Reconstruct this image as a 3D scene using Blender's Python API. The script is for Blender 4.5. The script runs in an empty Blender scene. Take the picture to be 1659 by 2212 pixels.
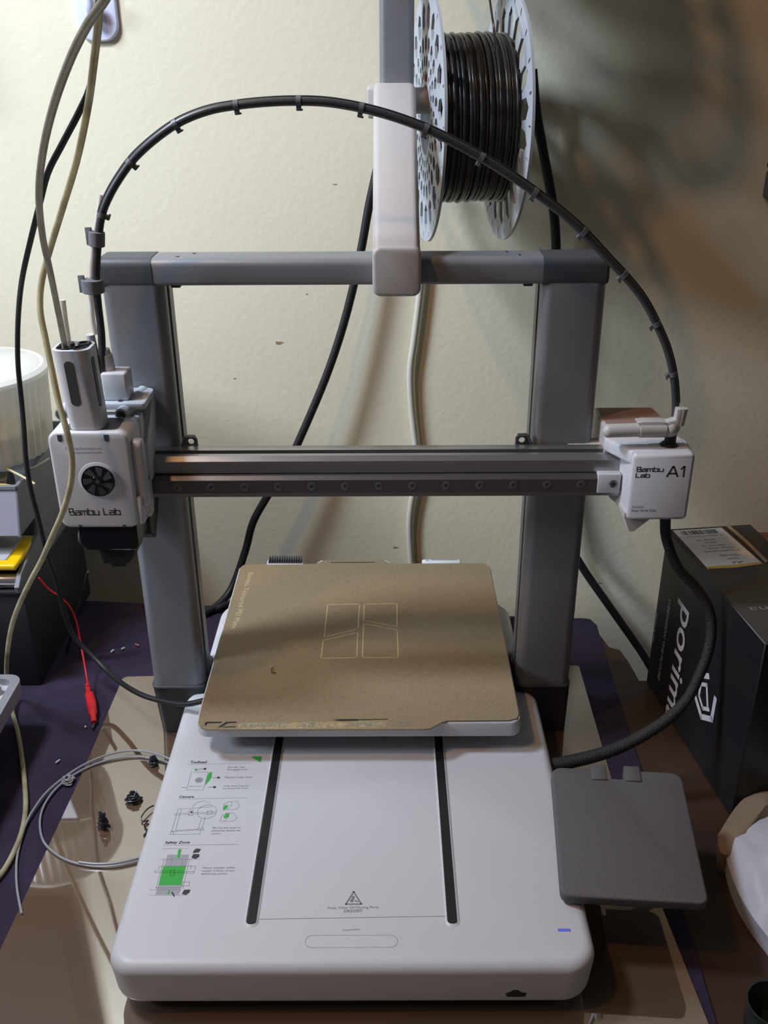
import bpy, bmesh, math, random
from mathutils import Vector, Matrix
random.seed(7)
S = 0.001                                   # everything below is written in millimetres
sc = bpy.context.scene

# ------------------------------------------------------------------ camera, light, exposure
cam_d = bpy.data.cameras.new('camera'); cam = bpy.data.objects.new('camera', cam_d)
sc.collection.objects.link(cam); sc.camera = cam
cam_d.sensor_fit = 'VERTICAL'; cam_d.sensor_height = 36.0; cam_d.lens = 2078.9/2212*36
cam_d.clip_start = 0.01; cam_d.clip_end = 50
Rv = Vector((0.999987, 0.000912, -0.004955)); Uv = Vector((0.004067, 0.434164, 0.900825)); Bv = -Vector((-0.002973, 0.900833, -0.434155))
cam.matrix_world = Matrix(((Rv.x, Uv.x, Bv.x, 0.0234649), (Rv.y, Uv.y, Bv.y, -0.621922), (Rv.z, Uv.z, Bv.z, 0.562109), (0, 0, 0, 1)))

w = bpy.data.worlds.new('room_fill'); sc.world = w; w.use_nodes = True
bgn = w.node_tree.nodes['Background']; bgn.inputs[0].default_value = (0.052, 0.049, 0.047, 1); bgn.inputs[1].default_value = 1.0

def lamp(name, loc, power, col, size):
    d = bpy.data.lights.new(name, 'POINT'); d.energy = power; d.color = col; d.shadow_soft_size = size*S
    o = bpy.data.objects.new(name, d); sc.collection.objects.link(o); o.location = Vector(loc)*S
    return o
lamp('cool_ceiling_lamp', (-560, -30, 1080), 35.0, (0.72, 0.84, 1.0), 80)     # cool lamp above and to the left of the table
sd_ = bpy.data.lights.new('added_wall_spot', 'SPOT'); sd_.energy = 84.0; sd_.color = (0.80, 0.88, 1.0); sd_.shadow_soft_size = 0.22   # unseen cool spot on the left, added to brighten the back wall
sd_.spot_size = math.radians(36); sd_.spot_blend = 0.8
so_ = bpy.data.objects.new('added_wall_spot', sd_); sc.collection.objects.link(so_); so_.location = Vector((-1500, -320, 1000))*S
so_.rotation_euler = (Vector((-40, 366, 170))-Vector((-1500, -320, 1000))).to_track_quat('-Z', 'Y').to_euler()
lamp('warm_lamp', (-600, -450, 1550), 17.0, (1.0, 0.53, 0.23), 40)               # warm lamp behind and above the viewer

vs = sc.view_settings
sc.display_settings.display_device = 'sRGB'
vs.view_transform = 'Standard'; vs.look = 'None'; vs.exposure = 0.0; vs.gamma = 1.0; vs.use_curve_mapping = False

# ------------------------------------------------------------------ materials
def lin(c):
    c = c/255.0
    return c/12.92 if c <= 0.04045 else ((c+0.055)/1.055)**2.4
def rgb(c): return (lin(c[0]), lin(c[1]), lin(c[2]), 1)
MATS = {}
def mat(name, col, rough=0.5, metal=0.0, coat=0.0, bump=None, vary=None, trans=0.0, ior=1.45, alpha=1.0, emit=0.0, coat_rough=0.05, sheen=0.0):
    """bump=(scale, strength), vary=(scale, other colour, low, high)"""
    m = bpy.data.materials.new(name); m.use_nodes = True; MATS[name] = m
    nt = m.node_tree; n = nt.nodes; b = n['Principled BSDF']
    b.inputs['Base Color'].default_value = rgb(col); b.inputs['Roughness'].default_value = rough
    b.inputs['Metallic'].default_value = metal; b.inputs['IOR'].default_value = ior
    b.inputs['Coat Weight'].default_value = coat; b.inputs['Coat Roughness'].default_value = coat_rough
    b.inputs['Transmission Weight'].default_value = trans; b.inputs['Alpha'].default_value = alpha
    b.inputs['Sheen Weight'].default_value = sheen
    if emit: b.inputs['Emission Color'].default_value = rgb(col); b.inputs['Emission Strength'].default_value = emit
    tc = n.new('ShaderNodeTexCoord')
    if vary:
        t = n.new('ShaderNodeTexNoise'); t.inputs['Scale'].default_value = vary[0]; t.inputs['Detail'].default_value = 6
        r = n.new('ShaderNodeValToRGB'); e = r.color_ramp.elements
        e[0].color = rgb(col); e[1].color = rgb(vary[1]); e[0].position = vary[2]; e[1].position = vary[3]
        nt.links.new(tc.outputs['Object'], t.inputs['Vector']); nt.links.new(t.outputs['Fac'], r.inputs['Fac']); nt.links.new(r.outputs['Color'], b.inputs['Base Color'])
    if bump:
        t2 = n.new('ShaderNodeTexNoise'); t2.inputs['Scale'].default_value = bump[0]; t2.inputs['Detail'].default_value = 3
        bp = n.new('ShaderNodeBump'); bp.inputs['Strength'].default_value = bump[1]; bp.inputs['Distance'].default_value = 0.001
        nt.links.new(tc.outputs['Object'], t2.inputs['Vector']); nt.links.new(t2.outputs['Fac'], bp.inputs['Height']); nt.links.new(bp.outputs['Normal'], b.inputs['Normal'])
    return m
WALL = mat('cream_wall_paint', (224, 219, 196), 0.75, bump=(150, 0.3), vary=(2.2, (217, 211, 187), 0.35, 0.75))
FLOOR = mat('floor_tiles', (110, 90, 75), 0.6, vary=(3, (90, 75, 62), 0.3, 0.7))
TABLE = mat('brown_table_wood', (72, 50, 38), 0.5, vary=(9, (56, 38, 30), 0.35, 0.65), bump=(60, 0.1))
FELT = mat('purple_felt', (52, 41, 66), 0.95, bump=(900, 0.8), vary=(40, (42, 33, 53), 0.3, 0.7))
BOARD = mat('glossy_tan_board', (108, 83, 60), 0.4, coat=1.0, coat_rough=0.03, vary=(6, (98, 75, 56), 0.3, 0.7))
BOARD.node_tree.nodes['Principled BSDF'].inputs['Coat IOR'].default_value = 3.4
WHITE = mat('white_plastic', (200, 200, 204), 0.42, bump=(1500, 0.06))
WHITE2 = mat('warm_white_plastic', (186, 181, 179), 0.35)
LGRAY = mat('light_gray_plastic', (188, 190, 196), 0.4)
ANOD = mat('gray_anodised_aluminium', (136, 137, 141), 0.42, metal=0.35, bump=(2500, 0.05))
ALU = mat('bare_aluminium', (168, 166, 166), 0.3, metal=0.8)
STEEL = mat('dark_steel_rail', (108, 104, 104), 0.35, metal=0.7)
SCREWM = mat('zinc_screw', (120, 118, 118), 0.35, metal=0.6)
DGRAY = mat('dark_gray_plastic', (72, 74, 78), 0.5)
BLACK = mat('black_plastic', (30, 30, 33), 0.42)
GLOSSB = mat('glossy_black_plastic', (26, 27, 32), 0.2)
SOCKET = mat('dark_gray_socket_plastic', (46, 47, 50), 0.45)
RUBBER = mat('black_rubber', (26, 26, 29), 0.5)
PRINT = mat('dark_gray_print', (62, 60, 62), 0.7)
PRINTL = mat('gray_print', (120, 120, 126), 0.7)
PRINTM = mat('pale_gray_print', (160, 160, 166), 0.7)
GREEN = mat('green_print', (60, 168, 70), 0.6)
BLUEL = mat('blue_status_light', (96, 110, 215), 0.4, emit=0.15)
PEI = mat('textured_gold_sheet', (164, 144, 114), 0.5, metal=0.2, bump=(1800, 0.5), vary=(1300, (134, 117, 92), 0.35, 0.7))
ETCH = mat('etched_gold_line', (206, 188, 148), 0.5, metal=0.2)
ETCHL = mat('worn_gold_strip', (176, 160, 122), 0.5, metal=0.2, vary=(400, (140, 124, 94), 0.4, 0.7))
SCREEN = mat('gray_textured_plastic', (94, 91, 94), 0.6, bump=(1300, 0.45))
SPOOL = mat('gray_spool_plastic', (176, 182, 190), 0.4)
FILA = mat('dark_gray_filament', (50, 48, 48), 0.25)
FILG = mat('gray_filament', (150, 150, 156), 0.35)
PURGE = mat('dark_purged_plastic', (42, 42, 52), 0.3)
RED = mat('red_plastic', (200, 36, 40), 0.4)
PTFE = mat('gray_ptfe_tube', (188, 184, 174), 0.4, vary=(120, (168, 162, 148), 0.4, 0.7), trans=0.45, ior=1.2)
PTFEB = mat('yellowed_ptfe_tube', (212, 204, 170), 0.45, vary=(70, (172, 163, 132), 0.42, 0.7), trans=0.4, ior=1.2)
CLEART = mat('clear_ptfe_tube', (236, 230, 222), 0.3, trans=0.35, ior=1.2)
VELCRO = mat('gray_velcro', (118, 120, 124), 0.9, bump=(1800, 0.9))
HOSE = mat('black_hose_sleeve', (54, 56, 60), 0.38, coat=0.3, coat_rough=0.3)
CLIP = mat('gray_clip_plastic', (98, 98, 104), 0.4)
WCABLE = mat('white_cable_sheath', (206, 204, 192), 0.45)
BRAID = mat('black_braided_sleeve', (34, 32, 34), 0.55, bump=(900, 1.0), vary=(1400, (84, 80, 80), 0.6, 0.72))
BINM = mat('gray_bin_plastic', (122, 124, 130), 0.5, bump=(300, 0.1))
BINF = mat('gray_bin_front', (150, 152, 164), 0.45)
DARKBOX = mat('dark_storage_plastic', (44, 42, 48), 0.55)
KAPTON = mat('yellow_kapton_tape', (240, 200, 20), 0.25)
SILVER = mat('wrinkled_silver_pouch', (205, 210, 218), 0.3, metal=0.3, bump=(60, 0.9))
MATTEB = mat('matt_black_cabinet', (34, 32, 34), 1.0)
MATTEB.node_tree.nodes['Principled BSDF'].inputs['Specular IOR Level'].default_value = 0.0
CHROME = mat('satin_steel_tube', (200, 198, 198), 0.22, metal=0.9)
CREAM = mat('cream_paper', (226, 214, 170), 0.7)
YELLOWM = mat('yellow_marker_plastic', (240, 214, 110), 0.4)
TUBP = mat('clear_tub_plastic', (250, 250, 246), 0.22, trans=0.35, ior=1.3, alpha=0.93)
BOXM = mat('dark_printed_card', (23, 23, 27), 0.42, vary=(7, (29, 29, 33), 0.35, 0.7))
BOXTOP = mat('dark_card_top', (66, 62, 58), 0.5)
BOXPRINT = mat('pale_box_print', (196, 192, 194), 0.5)
BOXPRINTD = mat('dull_box_print', (120, 114, 112), 0.5)
LABELP = mat('white_label_paper', (242, 240, 242), 0.6)
LABELY = mat('orange_label_band', (226, 178, 84), 0.6)
CARDE = mat('pale_card_edge', (164, 146, 126), 0.8)
WOODB = mat('brown_cabinet_wood', (134, 92, 62), 0.6, vary=(14, (108, 74, 50), 0.35, 0.65))
BAGM = mat('silvery_plastic_bag', (198, 200, 212), 0.28, bump=(45, 0.7))
BAGT = mat('brown_paper_tape', (140, 120, 100), 0.6)
CUPM = mat('dark_green_glass', (70, 84, 78), 0.12, trans=0.6, ior=1.3)
LENS = mat('clear_lens', (240, 240, 240), 0.04, trans=1.0, ior=1.25)
LABELW = mat('white_bed_label', (226, 226, 228), 0.5)
GRAYMET = mat('gray_cast_metal', (150, 152, 158), 0.4, metal=0.3)
HOOKP = mat('white_hook_plastic', (214, 220, 246), 0.3)
BROWNV = mat('brown_vent_plastic', (150, 124, 112), 0.6, bump=(900, 0.3))
SCRAP = mat('white_scrap_plastic', (200, 200, 196), 0.5)
SCRAPP = mat('pink_scrap_plastic', (196, 120, 112), 0.5)

# ------------------------------------------------------------------ mesh helpers (millimetres)
def V(*a): return Vector(a)
def newbm(): return bmesh.new()
def rrect(x0, x1, y0, y1, r, n=5):
    rs = r if isinstance(r, (tuple, list)) else (r,)*4      # bl, br, tr, tl
    out = []
    for (cx, cy, a0, q) in ((x0, y0, 180, rs[0]), (x1, y0, 270, rs[1]), (x1, y1, 0, rs[2]), (x0, y1, 90, rs[3])):
        sx = 1 if cx == x0 else -1; sy = 1 if cy == y0 else -1
        if q <= 0.01: out.append((cx, cy)); continue
        for i in range(n+1):
            a = math.radians(a0 + 90*i/n); out.append((cx+sx*q+q*math.cos(a), cy+sy*q+q*math.sin(a)))
    return out
def circ(cx, cy, r, n=24, ry=None): return [(cx+r*math.cos(2*math.pi*i/n), cy+(ry or r)*math.sin(2*math.pi*i/n)) for i in range(n)]
def merge(dst, src):
    me = bpy.data.meshes.new('t'); src.to_mesh(me); src.free(); dst.from_mesh(me); bpy.data.meshes.remove(me)
def prism(bm, pts, axis, a0, a1, bevel=0, seg=2, ends=(1, 1), M=None):
    """extrude a 2D outline along an axis; bevel softens the rims of the chosen ends"""
    f = {'z': lambda p, a: (p[0], p[1], a), 'y': lambda p, a: (p[0], a, p[1]), 'x': lambda p, a: (a, p[0], p[1])}[axis]
    t = bmesh.new()
    lo = [t.verts.new(f(p, a0)) for p in pts]; hi = [t.verts.new(f(p, a1)) for p in pts]
    n = len(pts); c0 = t.faces.new(lo); c1 = t.faces.new(hi)
    for i in range(n): t.faces.new((lo[i], lo[(i+1) % n], hi[(i+1) % n], hi[i]))
    bmesh.ops.recalc_face_normals(t, faces=t.faces)
    if bevel:
        ed = []
        if ends[0]: ed += list(c0.edges)
        if ends[1]: ed += list(c1.edges)
        bmesh.ops.bevel(t, geom=ed, offset=bevel, segments=seg, profile=0.5, affect='EDGES', clamp_overlap=True)
    if M is not None: bmesh.ops.transform(t, matrix=M, verts=t.verts)
    merge(bm, t)
def box(bm, x0, x1, y0, y1, z0, z1, bevel=0, seg=2, M=None):
    t = bmesh.new()
    bmesh.ops.create_cube(t, size=1, matrix=Matrix.Translation(((x0+x1)/2, (y0+y1)/2, (z0+z1)/2)) @ Matrix.Diagonal((abs(x1-x0), abs(y1-y0), abs(z1-z0), 1)))
    if bevel: bmesh.ops.bevel(t, geom=list(t.edges), offset=bevel, segments=seg, profile=0.5, affect='EDGES', clamp_overlap=True)
    if M is not None: bmesh.ops.transform(t, matrix=M, verts=t.verts)
    merge(bm, t)
def frame(d):
    d = d.normalized(); a = Vector((0, 0, 1)) if abs(d.z) < 0.9 else Vector((1, 0, 0))
    u = d.cross(a).normalized(); return u, d.cross(u).normalized()
def lathe(bm, prof, c, axis, n=32, caps=True):
    """prof: (radius, height along axis)"""
    ax = Vector(axis).normalized(); u, v = frame(ax); c = Vector(c); t = bmesh.new(); rings = []
    for r, h in prof: rings.append([t.verts.new(c + ax*h + (u*math.cos(2*math.pi*i/n)+v*math.sin(2*math.pi*i/n))*max(r, 0.01)) for i in range(n)])
    for a, b in zip(rings, rings[1:]):
        for i in range(n): t.faces.new((a[i], a[(i+1) % n], b[(i+1) % n], b[i]))
    if caps: t.faces.new(rings[0]); t.faces.new(rings[-1])
    bmesh.ops.recalc_face_normals(t, faces=t.faces); merge(bm, t)
def cyl(bm, p0, p1, r0, r1=None, n=20):
    p0 = Vector(p0); p1 = Vector(p1); lathe(bm, [(r0, 0), (r1 if r1 is not None else r0, (p1-p0).length)], p0, p1-p0, n)
def smooth(pts, k=6):
    P = [Vector(p) for p in pts]; out = []
    if len(P) < 3: return P
    for i in range(len(P)-1):
        a = P[max(i-1, 0)]; b = P[i]; c = P[i+1]; d = P[min(i+2, len(P)-1)]
        for j in range(k):
            t = j/k
            out.append(0.5*((2*b)+(c-a)*t+(2*a-5*b+4*c-d)*t*t+(3*b-a-3*c+d)*t**3))
    out.append(P[-1]); return out
def tube(bm, pts, r, n=10, k=6, caps=True, flat=1.0):
    P = smooth(pts, k) if k > 1 else [Vector(p) for p in pts]
    t = bmesh.new(); rings = []; u = None
    for i, p in enumerate(P):
        d = (P[min(i+1, len(P)-1)]-P[max(i-1, 0)])
        d = d.normalized() if d.length > 1e-9 else Vector((0, 0, 1))
        if u is None: u, v = frame(d)
        else:
            u = (u - d*u.dot(d)); u = u.normalized() if u.length > 1e-6 else frame(d)[0]; v = d.cross(u)
        rr = r(i/(len(P)-1)) if callable(r) else r
        rings.append([t.verts.new(p+(u*math.cos(2*math.pi*j/n)+v*flat*math.sin(2*math.pi*j/n))*rr) for j in range(n)])
    for a, b in zip(rings, rings[1:]):
        for j in range(n): t.faces.new((a[j], a[(j+1) % n], b[(j+1) % n], b[j]))
    if caps: t.faces.new(rings[0]); t.faces.new(rings[-1])
    bmesh.ops.recalc_face_normals(t, faces=t.faces); merge(bm, t)
def ball(bm, c, r, sx=1, sy=1, sz=1, n=16):
    t = bmesh.new(); bmesh.ops.create_uvsphere(t, u_segments=n, v_segments=max(6, n//2), radius=r, matrix=Matrix.Translation(c) @ Matrix.Diagonal((sx, sy, sz, 1))); merge(bm, t)

ROOTS = {}
def thing(name, label, cat, base, group=None):
    o = bpy.data.objects.new(name, None); sc.collection.objects.link(o); o.empty_display_size = 0.02
    o.location = Vector(base)*S; o['label'] = label; o['category'] = cat
    if group: o['group'] = group
    ROOTS[o.name] = Vector(base); o['_b'] = [float(x) for x in base]; return o
def base_of(o):
    while o.parent: o = o.parent
    return Vector(o['_b']) if '_b' in o else Vector((0, 0, 0))
def obj(name, bm, m, parent=None, label=None, base=None, flat=False, angle=38):
    """link ONE mesh object; bm is in world millimetres"""
    b = base_of(parent) if parent else Vector(base or (0, 0, 0))
    bmesh.ops.remove_doubles(bm, verts=bm.verts, dist=0.0005)
    ca = math.radians(angle)
    for f in bm.faces: f.smooth = not flat
    for e in bm.edges:
        if len(e.link_faces) == 2 and e.calc_face_angle(0) > ca: e.smooth = False
    for v in bm.verts: v.co = (v.co - b)*S
    me = bpy.data.meshes.new(name); bm.to_mesh(me); bm.free(); me.materials.append(m)
    o = bpy.data.objects.new(name, me); sc.collection.objects.link(o)
    if parent: o.parent = parent
    else:
        o.location = b*S; o['_b'] = [float(x) for x in b]
    if label: o['label'] = label
    return o
def tag(o, label, cat, group=None):
    o['label'] = label; o['category'] = cat
    if group: o['group'] = group
    return o
def struct(o): o['kind'] = 'structure'; return o
def shift(o, d, parent):
    """a further copy of a part, moved by d mm"""
    c = o.copy(); sc.collection.objects.link(c); c.parent = parent; c.location = o.location + Vector(d)*S; return c

DG = bpy.context.evaluated_depsgraph_get
def curve_mesh(cu):
    o = bpy.data.objects.new('tmp', cu); sc.collection.objects.link(o); dg = DG(); dg.update()
    me = bpy.data.meshes.new_from_object(o.evaluated_get(dg)); bpy.data.objects.remove(o); bpy.data.curves.remove(cu); return me
def text_bm(bm, s, o, r, t, depth=0.12, spacing=1.0, shear=0.0, thick=0.0):
    """flat lettering whose box starts at o, runs to r (right end of the baseline) and up to t (top of the capitals)"""
    cu = bpy.data.curves.new('txt', 'FONT'); cu.body = s; cu.size = 1; cu.space_character = spacing; cu.shear = shear; cu.offset = thick; cu.resolution_u = 3
    me = curve_mesh(cu)
    if not me.vertices: return
    o = Vector(o); rx = Vector(r)-o; up = Vector(t)-o
    up = up - rx.normalized()*up.dot(rx.normalized())
    x0 = min(v.co.x for v in me.vertices); x1 = max(v.co.x for v in me.vertices); h = 0.73
    nn = rx.normalized().cross(up.normalized())
    for v in me.vertices:
        a = (v.co.x-x0)/(x1-x0); b = v.co.y/h; v.co = o+rx*a+up*b+nn*depth
    bm.from_mesh(me); bpy.data.meshes.remove(me)
def ribbon(bm, pts, wd, n=(0, 0, 1), closed=False, lift=0.1):
    """thin flat printed line"""
    N = Vector(n).normalized(); P = [Vector(p) for p in pts]
    if closed: P = P+[P[0]]
    for a, b in zip(P, P[1:]):
        d = b-a
        if d.length < 1e-6: continue
        s = N.cross(d).normalized()*wd/2; e = d.normalized()*wd*0.4
        vs_ = [bm.verts.new(q+N*lift) for q in (a-e-s, b+e-s, b+e+s, a-e+s)]; bm.faces.new(vs_)
def fill(bm, pts, n=(0, 0, 1), lift=0.1):
    N = Vector(n).normalized(); bm.faces.new([bm.verts.new(Vector(p)+N*lift) for p in pts])
GLYPH = {'B': (((0, 0), (1, 0), (1, .5), (.1, .5)), ((0, .25), (0, 1), (.86, 1), (.86, .5))), 'a': (((.08, .66), (1, .66), (1, 0), (0, 0), (0, .36), (1, .36)),), 'm': (((0, 0), (0, .66), (1, .66), (1, 0)), ((.5, .66), (.5, 0))),
         'b': (((0, 1), (0, 0), (1, 0), (1, .66), (0, .66)),), 'u': (((0, .66), (0, 0), (1, 0), (1, .66)),), 'L': (((0, 1), (0, 0), (.9, 0)),), 'A': (((0, 0), (.45, 1), (.55, 1), (1, 0)), ((.2, .3), (.8, .3))), '1': (((.1, .78), (.5, 1), (.62, 1), (.62, 0)),)}
def techno(bm, s, o, r, t, wd, gap=0.32, n=(0, -1, 0)):
    o = Vector(o); rx = Vector(r)-o; up = Vector(t)-o; wid = [{' ': .5, 'm': 1.25, '1': .7, 'A': 1.3}.get(c, 1.0) for c in s]; tot = sum(wid)+gap*(len(s)-1); x = 0
    for c, w_ in zip(s, wid):
        for q in GLYPH.get(c, ()): ribbon(bm, [o+rx*((x+p[0]*w_)/tot)+up*p[1] for p in q], wd, n)
        x += w_+gap
def arc(c, r, a0, a1, n=16, z=None): return [(c[0]+r*math.cos(math.radians(a0+(a1-a0)*i/n)), c[1]+r*math.sin(math.radians(a0+(a1-a0)*i/n)), c[2]) for i in range(n+1)]
def holed_plate(outer, holes, th):
    """flat plate with real holes, in its own XY plane, centred thickness"""
    cu = bpy.data.curves.new('plate', 'CURVE'); cu.dimensions = '2D'; cu.fill_mode = 'BOTH'; cu.extrude = th/2
    for poly in [outer]+holes:
        sp = cu.splines.new('POLY'); sp.points.add(len(poly)-1); sp.use_cyclic_u = True
        for p, q in zip(sp.points, poly): p.co = (q[0], q[1], 0, 1)
    return curve_mesh(cu)

# ================================================================== the setting
WD = Vector((1, -0.075, 0)).normalized(); WN = Vector((0.075, 1, 0)).normalized()      # along the wall, into the wall
def wall_pt(x, z, off=0.0): return Vector((x, 365-0.075*x, z)) - WN*off
bm = newbm()
a = wall_pt(-1500, 0); b_ = wall_pt(1500, 0)
t_ = WN*60
for z0, z1 in ((-720, 1700),):
    q = [a, b_, b_+t_, a+t_]
    lo = [bm.verts.new((p.x, p.y, z0)) for p in q]; hi = [bm.verts.new((p.x, p.y, z1)) for p in q]
    bm.faces.new(lo[::-1]); bm.faces.new(hi)
    for i in range(4): bm.faces.new((lo[i], lo[(i+1) % 4], hi[(i+1) % 4], hi[i]))
bmesh.ops.recalc_face_normals(bm, faces=bm.faces)
wall = struct(obj('wall_back', bm, WALL))
SCUFF = mat('wall_scuff', (150, 128, 100), 0.9)
random.seed(11)
for sx, sz, sw in ((-90, 282, 7), (34, 42, 5), (-26, 442, 3), (-140, 242, 3), (270, 4, 4), (-58, 334, 2.5)):
    bm = newbm(); n_ = 11; c_ = wall_pt(sx, sz, 0.15)
    bm.faces.new([bm.verts.new(c_ + WD*sw*math.cos(2*math.pi*k/n_)*random.uniform(0.4, 1) + Vector((0, 0, 1))*sw*0.3*math.sin(2*math.pi*k/n_)*random.uniform(0.4, 1)) for k in range(n_)])
    obj('paint_scuff', bm, SCUFF, wall)
bm = newbm(); box(bm, -1500, 1500, -1600, 480, -760, -720); struct(obj('floor', bm, FLOOR))

# table with its cut back corner, felt and board
tb = thing('table', 'dark brown wooden table under the purple felt and the printer', 'table', (0, 0, -720))
bm = newbm()
prism(bm, [(-900, -520), (700, -520), (700, 165), (273, 165), (270, 196), (266, 219), (256, 224), (250, 250), (247, 279), (-900, 365)], 'z', -31, -3.2, 1.0, 1, (0, 1)); obj('tabletop', bm, TABLE, tb)
for x, y in ((-860, -480), (650, -480), (650, 120), (-860, 300)):
    bm = newbm(); box(bm, x-25, x+25, y-25, y+25, -720, -31, 2, 1); obj('leg', bm, TABLE, tb)
bm = newbm()
prism(bm, [(-800, -500), (230, -500), (233, -210), (238, -90), (241, -45), (245, 120), (247, 200), (250, 262), (245, 275), (236, 277), (228, 276.5), (-246, 311), (-308, 317), (-800, 352)], 'z', -3.2, -1.0)
tag(obj('felt_mat', bm, FELT), 'dark purple felt cloth spread over the table below the board', 'felt mat')
bm = newbm()
prism(bm, [(-252, -420), (236, -420), (227.5, -210), (214, 9), (216.5, 184), (214, 186), (-236, 169.5), (-239.5, 166), (-240.5, 16), (-246, -152)], 'z', -1.0, 0.0)
tag(obj('base_board', bm, BOARD), 'glossy tan board lying on the purple felt under the printer', 'board')

# ================================================================== the printer
pr = thing('desktop_printer', 'white and gray 3D printer with two columns, moving bed and side display', '3D printer', (0, -60, 0))
bm = newbm()
out = rrect(-155.5, 156.0, -205.5, 86, (18, 20, 16, 16), 8)
prism(bm, out, 'z', 9, 46, 8, 5)
for v in bm.verts:      # the flanks lean in towards the underside
    f_ = ((46-v.co.z)/37)**1.4
    v.co.x -= math.copysign(2.5*f_, v.co.x)
    if v.co.y < -100: v.co.y += 2.0*f_
base = obj('base_body', bm, WHITE, pr)
bm = newbm(); prism(bm, rrect(-140, 141, -190, 84, 14), 'z', 3, 9.5); obj('base_underframe', bm, BLACK, pr)
for x in (-120, 120):
    for y in (-170, 60):
        bm = newbm(); cyl(bm, (x, y, 0), (x, y, 4), 12, 12, 20); obj('rubber_foot', bm, RUBBER, pr)
bm = newbm(); prism(bm, rrect(-143.5, 146, 132, 230, (4, 4, 30, 30), 8), 'z', 14, 52, 5, 4); obj('rear_housing', bm, WHITE, pr)
bm = newbm(); box(bm, -150, 150, 82, 118, 4, 43, 1.5); obj('base_crossbar', bm, BLACK, pr)
# rail slots with raised white rims
for x0, x1 in ((-69.6, -63.4), (62.4, 68.6)):
    cx = (x0+x1)/2
    bm = newbm()
    ring_o = rrect(x0-2.0, x1+2.0, -174.8, 84, (4.8, 4.8, 0.1, 0.1), 8); ring_i = rrect(x0, x1, -172.5, 84, (3.0, 3.0, 0.1, 0.1), 8)
    vo = [[bm.verts.new((p[0], p[1], z)) for p in ring_o] for z in (45.9,)]; vi = [[bm.verts.new((p[0]+(0.5 if p[0] < cx else -0.5)*-1, p[1], z)) for p in ring_i] for z in (46.9, 46.2)]
    n_ = len(ring_o)
    for A, B in ((vo[0], vi[0]), (vi[0], vi[1])):
        for i in range(n_): bm.faces.new((A[i], A[(i+1) % n_], B[(i+1) % n_], B[i]))
    bmesh.ops.recalc_face_normals(bm, faces=bm.faces)
    rim = obj('slot_rim', bm, WHITE, pr)
    bm = newbm(); prism(bm, rrect(x0, x1, -172.5, 84, (3.0, 3.0, 0.1, 0.1), 8), 'z', 45.6, 46.25); obj('rail_slot', bm, BLACK, pr, 'dark slot the bed slides along')
# seams, touch strip, status light, badge
bm = newbm(); ribbon(bm, [(-65.3,-167.8,46.0),(65.5,-165.6,46.0)], 0.35); obj('panel_seam', bm, PRINTL, base)
bm = newbm(); p_ = [(x, y, 46) for x, y in rrect(-30, 29.2, -190, -180.6, 4.6, 8)]
ribbon(bm, p_, 0.3, closed=True); ribbon(bm, [(-6.1,-176.7,46.0),(4.4,-176.0,46.0)], 0.9); obj('front_strip_seam', bm, PRINTM, base)
bm = newbm(); prism(bm, rrect(133.2, 141.6, -178.2, -176, 1.0), 'z', 45.8, 46.25); obj('status_light', bm, BLUEL, pr)
bm = newbm(); prism(bm, [(x*1.0, z) for x, z in ((98.5, 18.5), (110, 18.5), (111, 21.5), (107.5, 22.5), (105, 24.8), (102.5, 24.8), (100, 22.5), (97.5, 21.5))], 'y', -204.6, -201); obj('front_badge', bm, BLACK, base)
# lettering on the base
bm = newbm()
for s, q in (('Keep Clear Of Moving Parts', [(-17.0,-159.5,46.0),(16.9,-159.0,46.0),(-16.9,-157.4,46.0)]), ('\u8fdc\u79bb\u8fd0\u52a8\u90e8\u4ef6', [(-6.5,-162.3,46.0),(6.2,-162.1,46.0),(-6.5,-160.2,46.0)])):
    text_bm(bm, s, *q)
tri = [(-5.1,-155.6,46.0),(5.3,-155.5,46.0),(-0.1,-145.1,46.0)]
ribbon(bm, tri, 1.0, closed=True)
for q in [(-0.3,-150.0,46.0),(-1.1,-152.6,46.0)]: fill(bm, [(q[0]+1.15*math.cos(k/8*6.283), q[1]+1.5*math.sin(k/8*6.283), 46) for k in range(8)])
fill(bm, [(0.5,-151.8,46.0),(3.4,-153.2,46.0),(2.9,-154.1,46.0),(0.9,-153.1,46.0)])
obj('warning_print', bm, PRINTL, base)
bm = newbm(); bl = newbm(); bg = newbm(); bp_ = newbm()
for s, q in (('Toolhead', [(-135.2,-14.1,46.0),(-122.0,-13.9,46.0),(-135.6,-11.2,46.0)]), ('Camera', [(-136.4,-53.6,46.0),(-125.2,-53.4,46.0),(-136.7,-51.2,46.0)]), ('Safety Zone', [(-137.7,-100.7,46.0),(-119.8,-100.5,46.0),(-137.9,-98.2,46.0)])):
    hb = newbm(); text_bm(hb, s, *q, thick=0.022, shear=0.1); obj('printed_heading', hb, PRINT, base)
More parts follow.
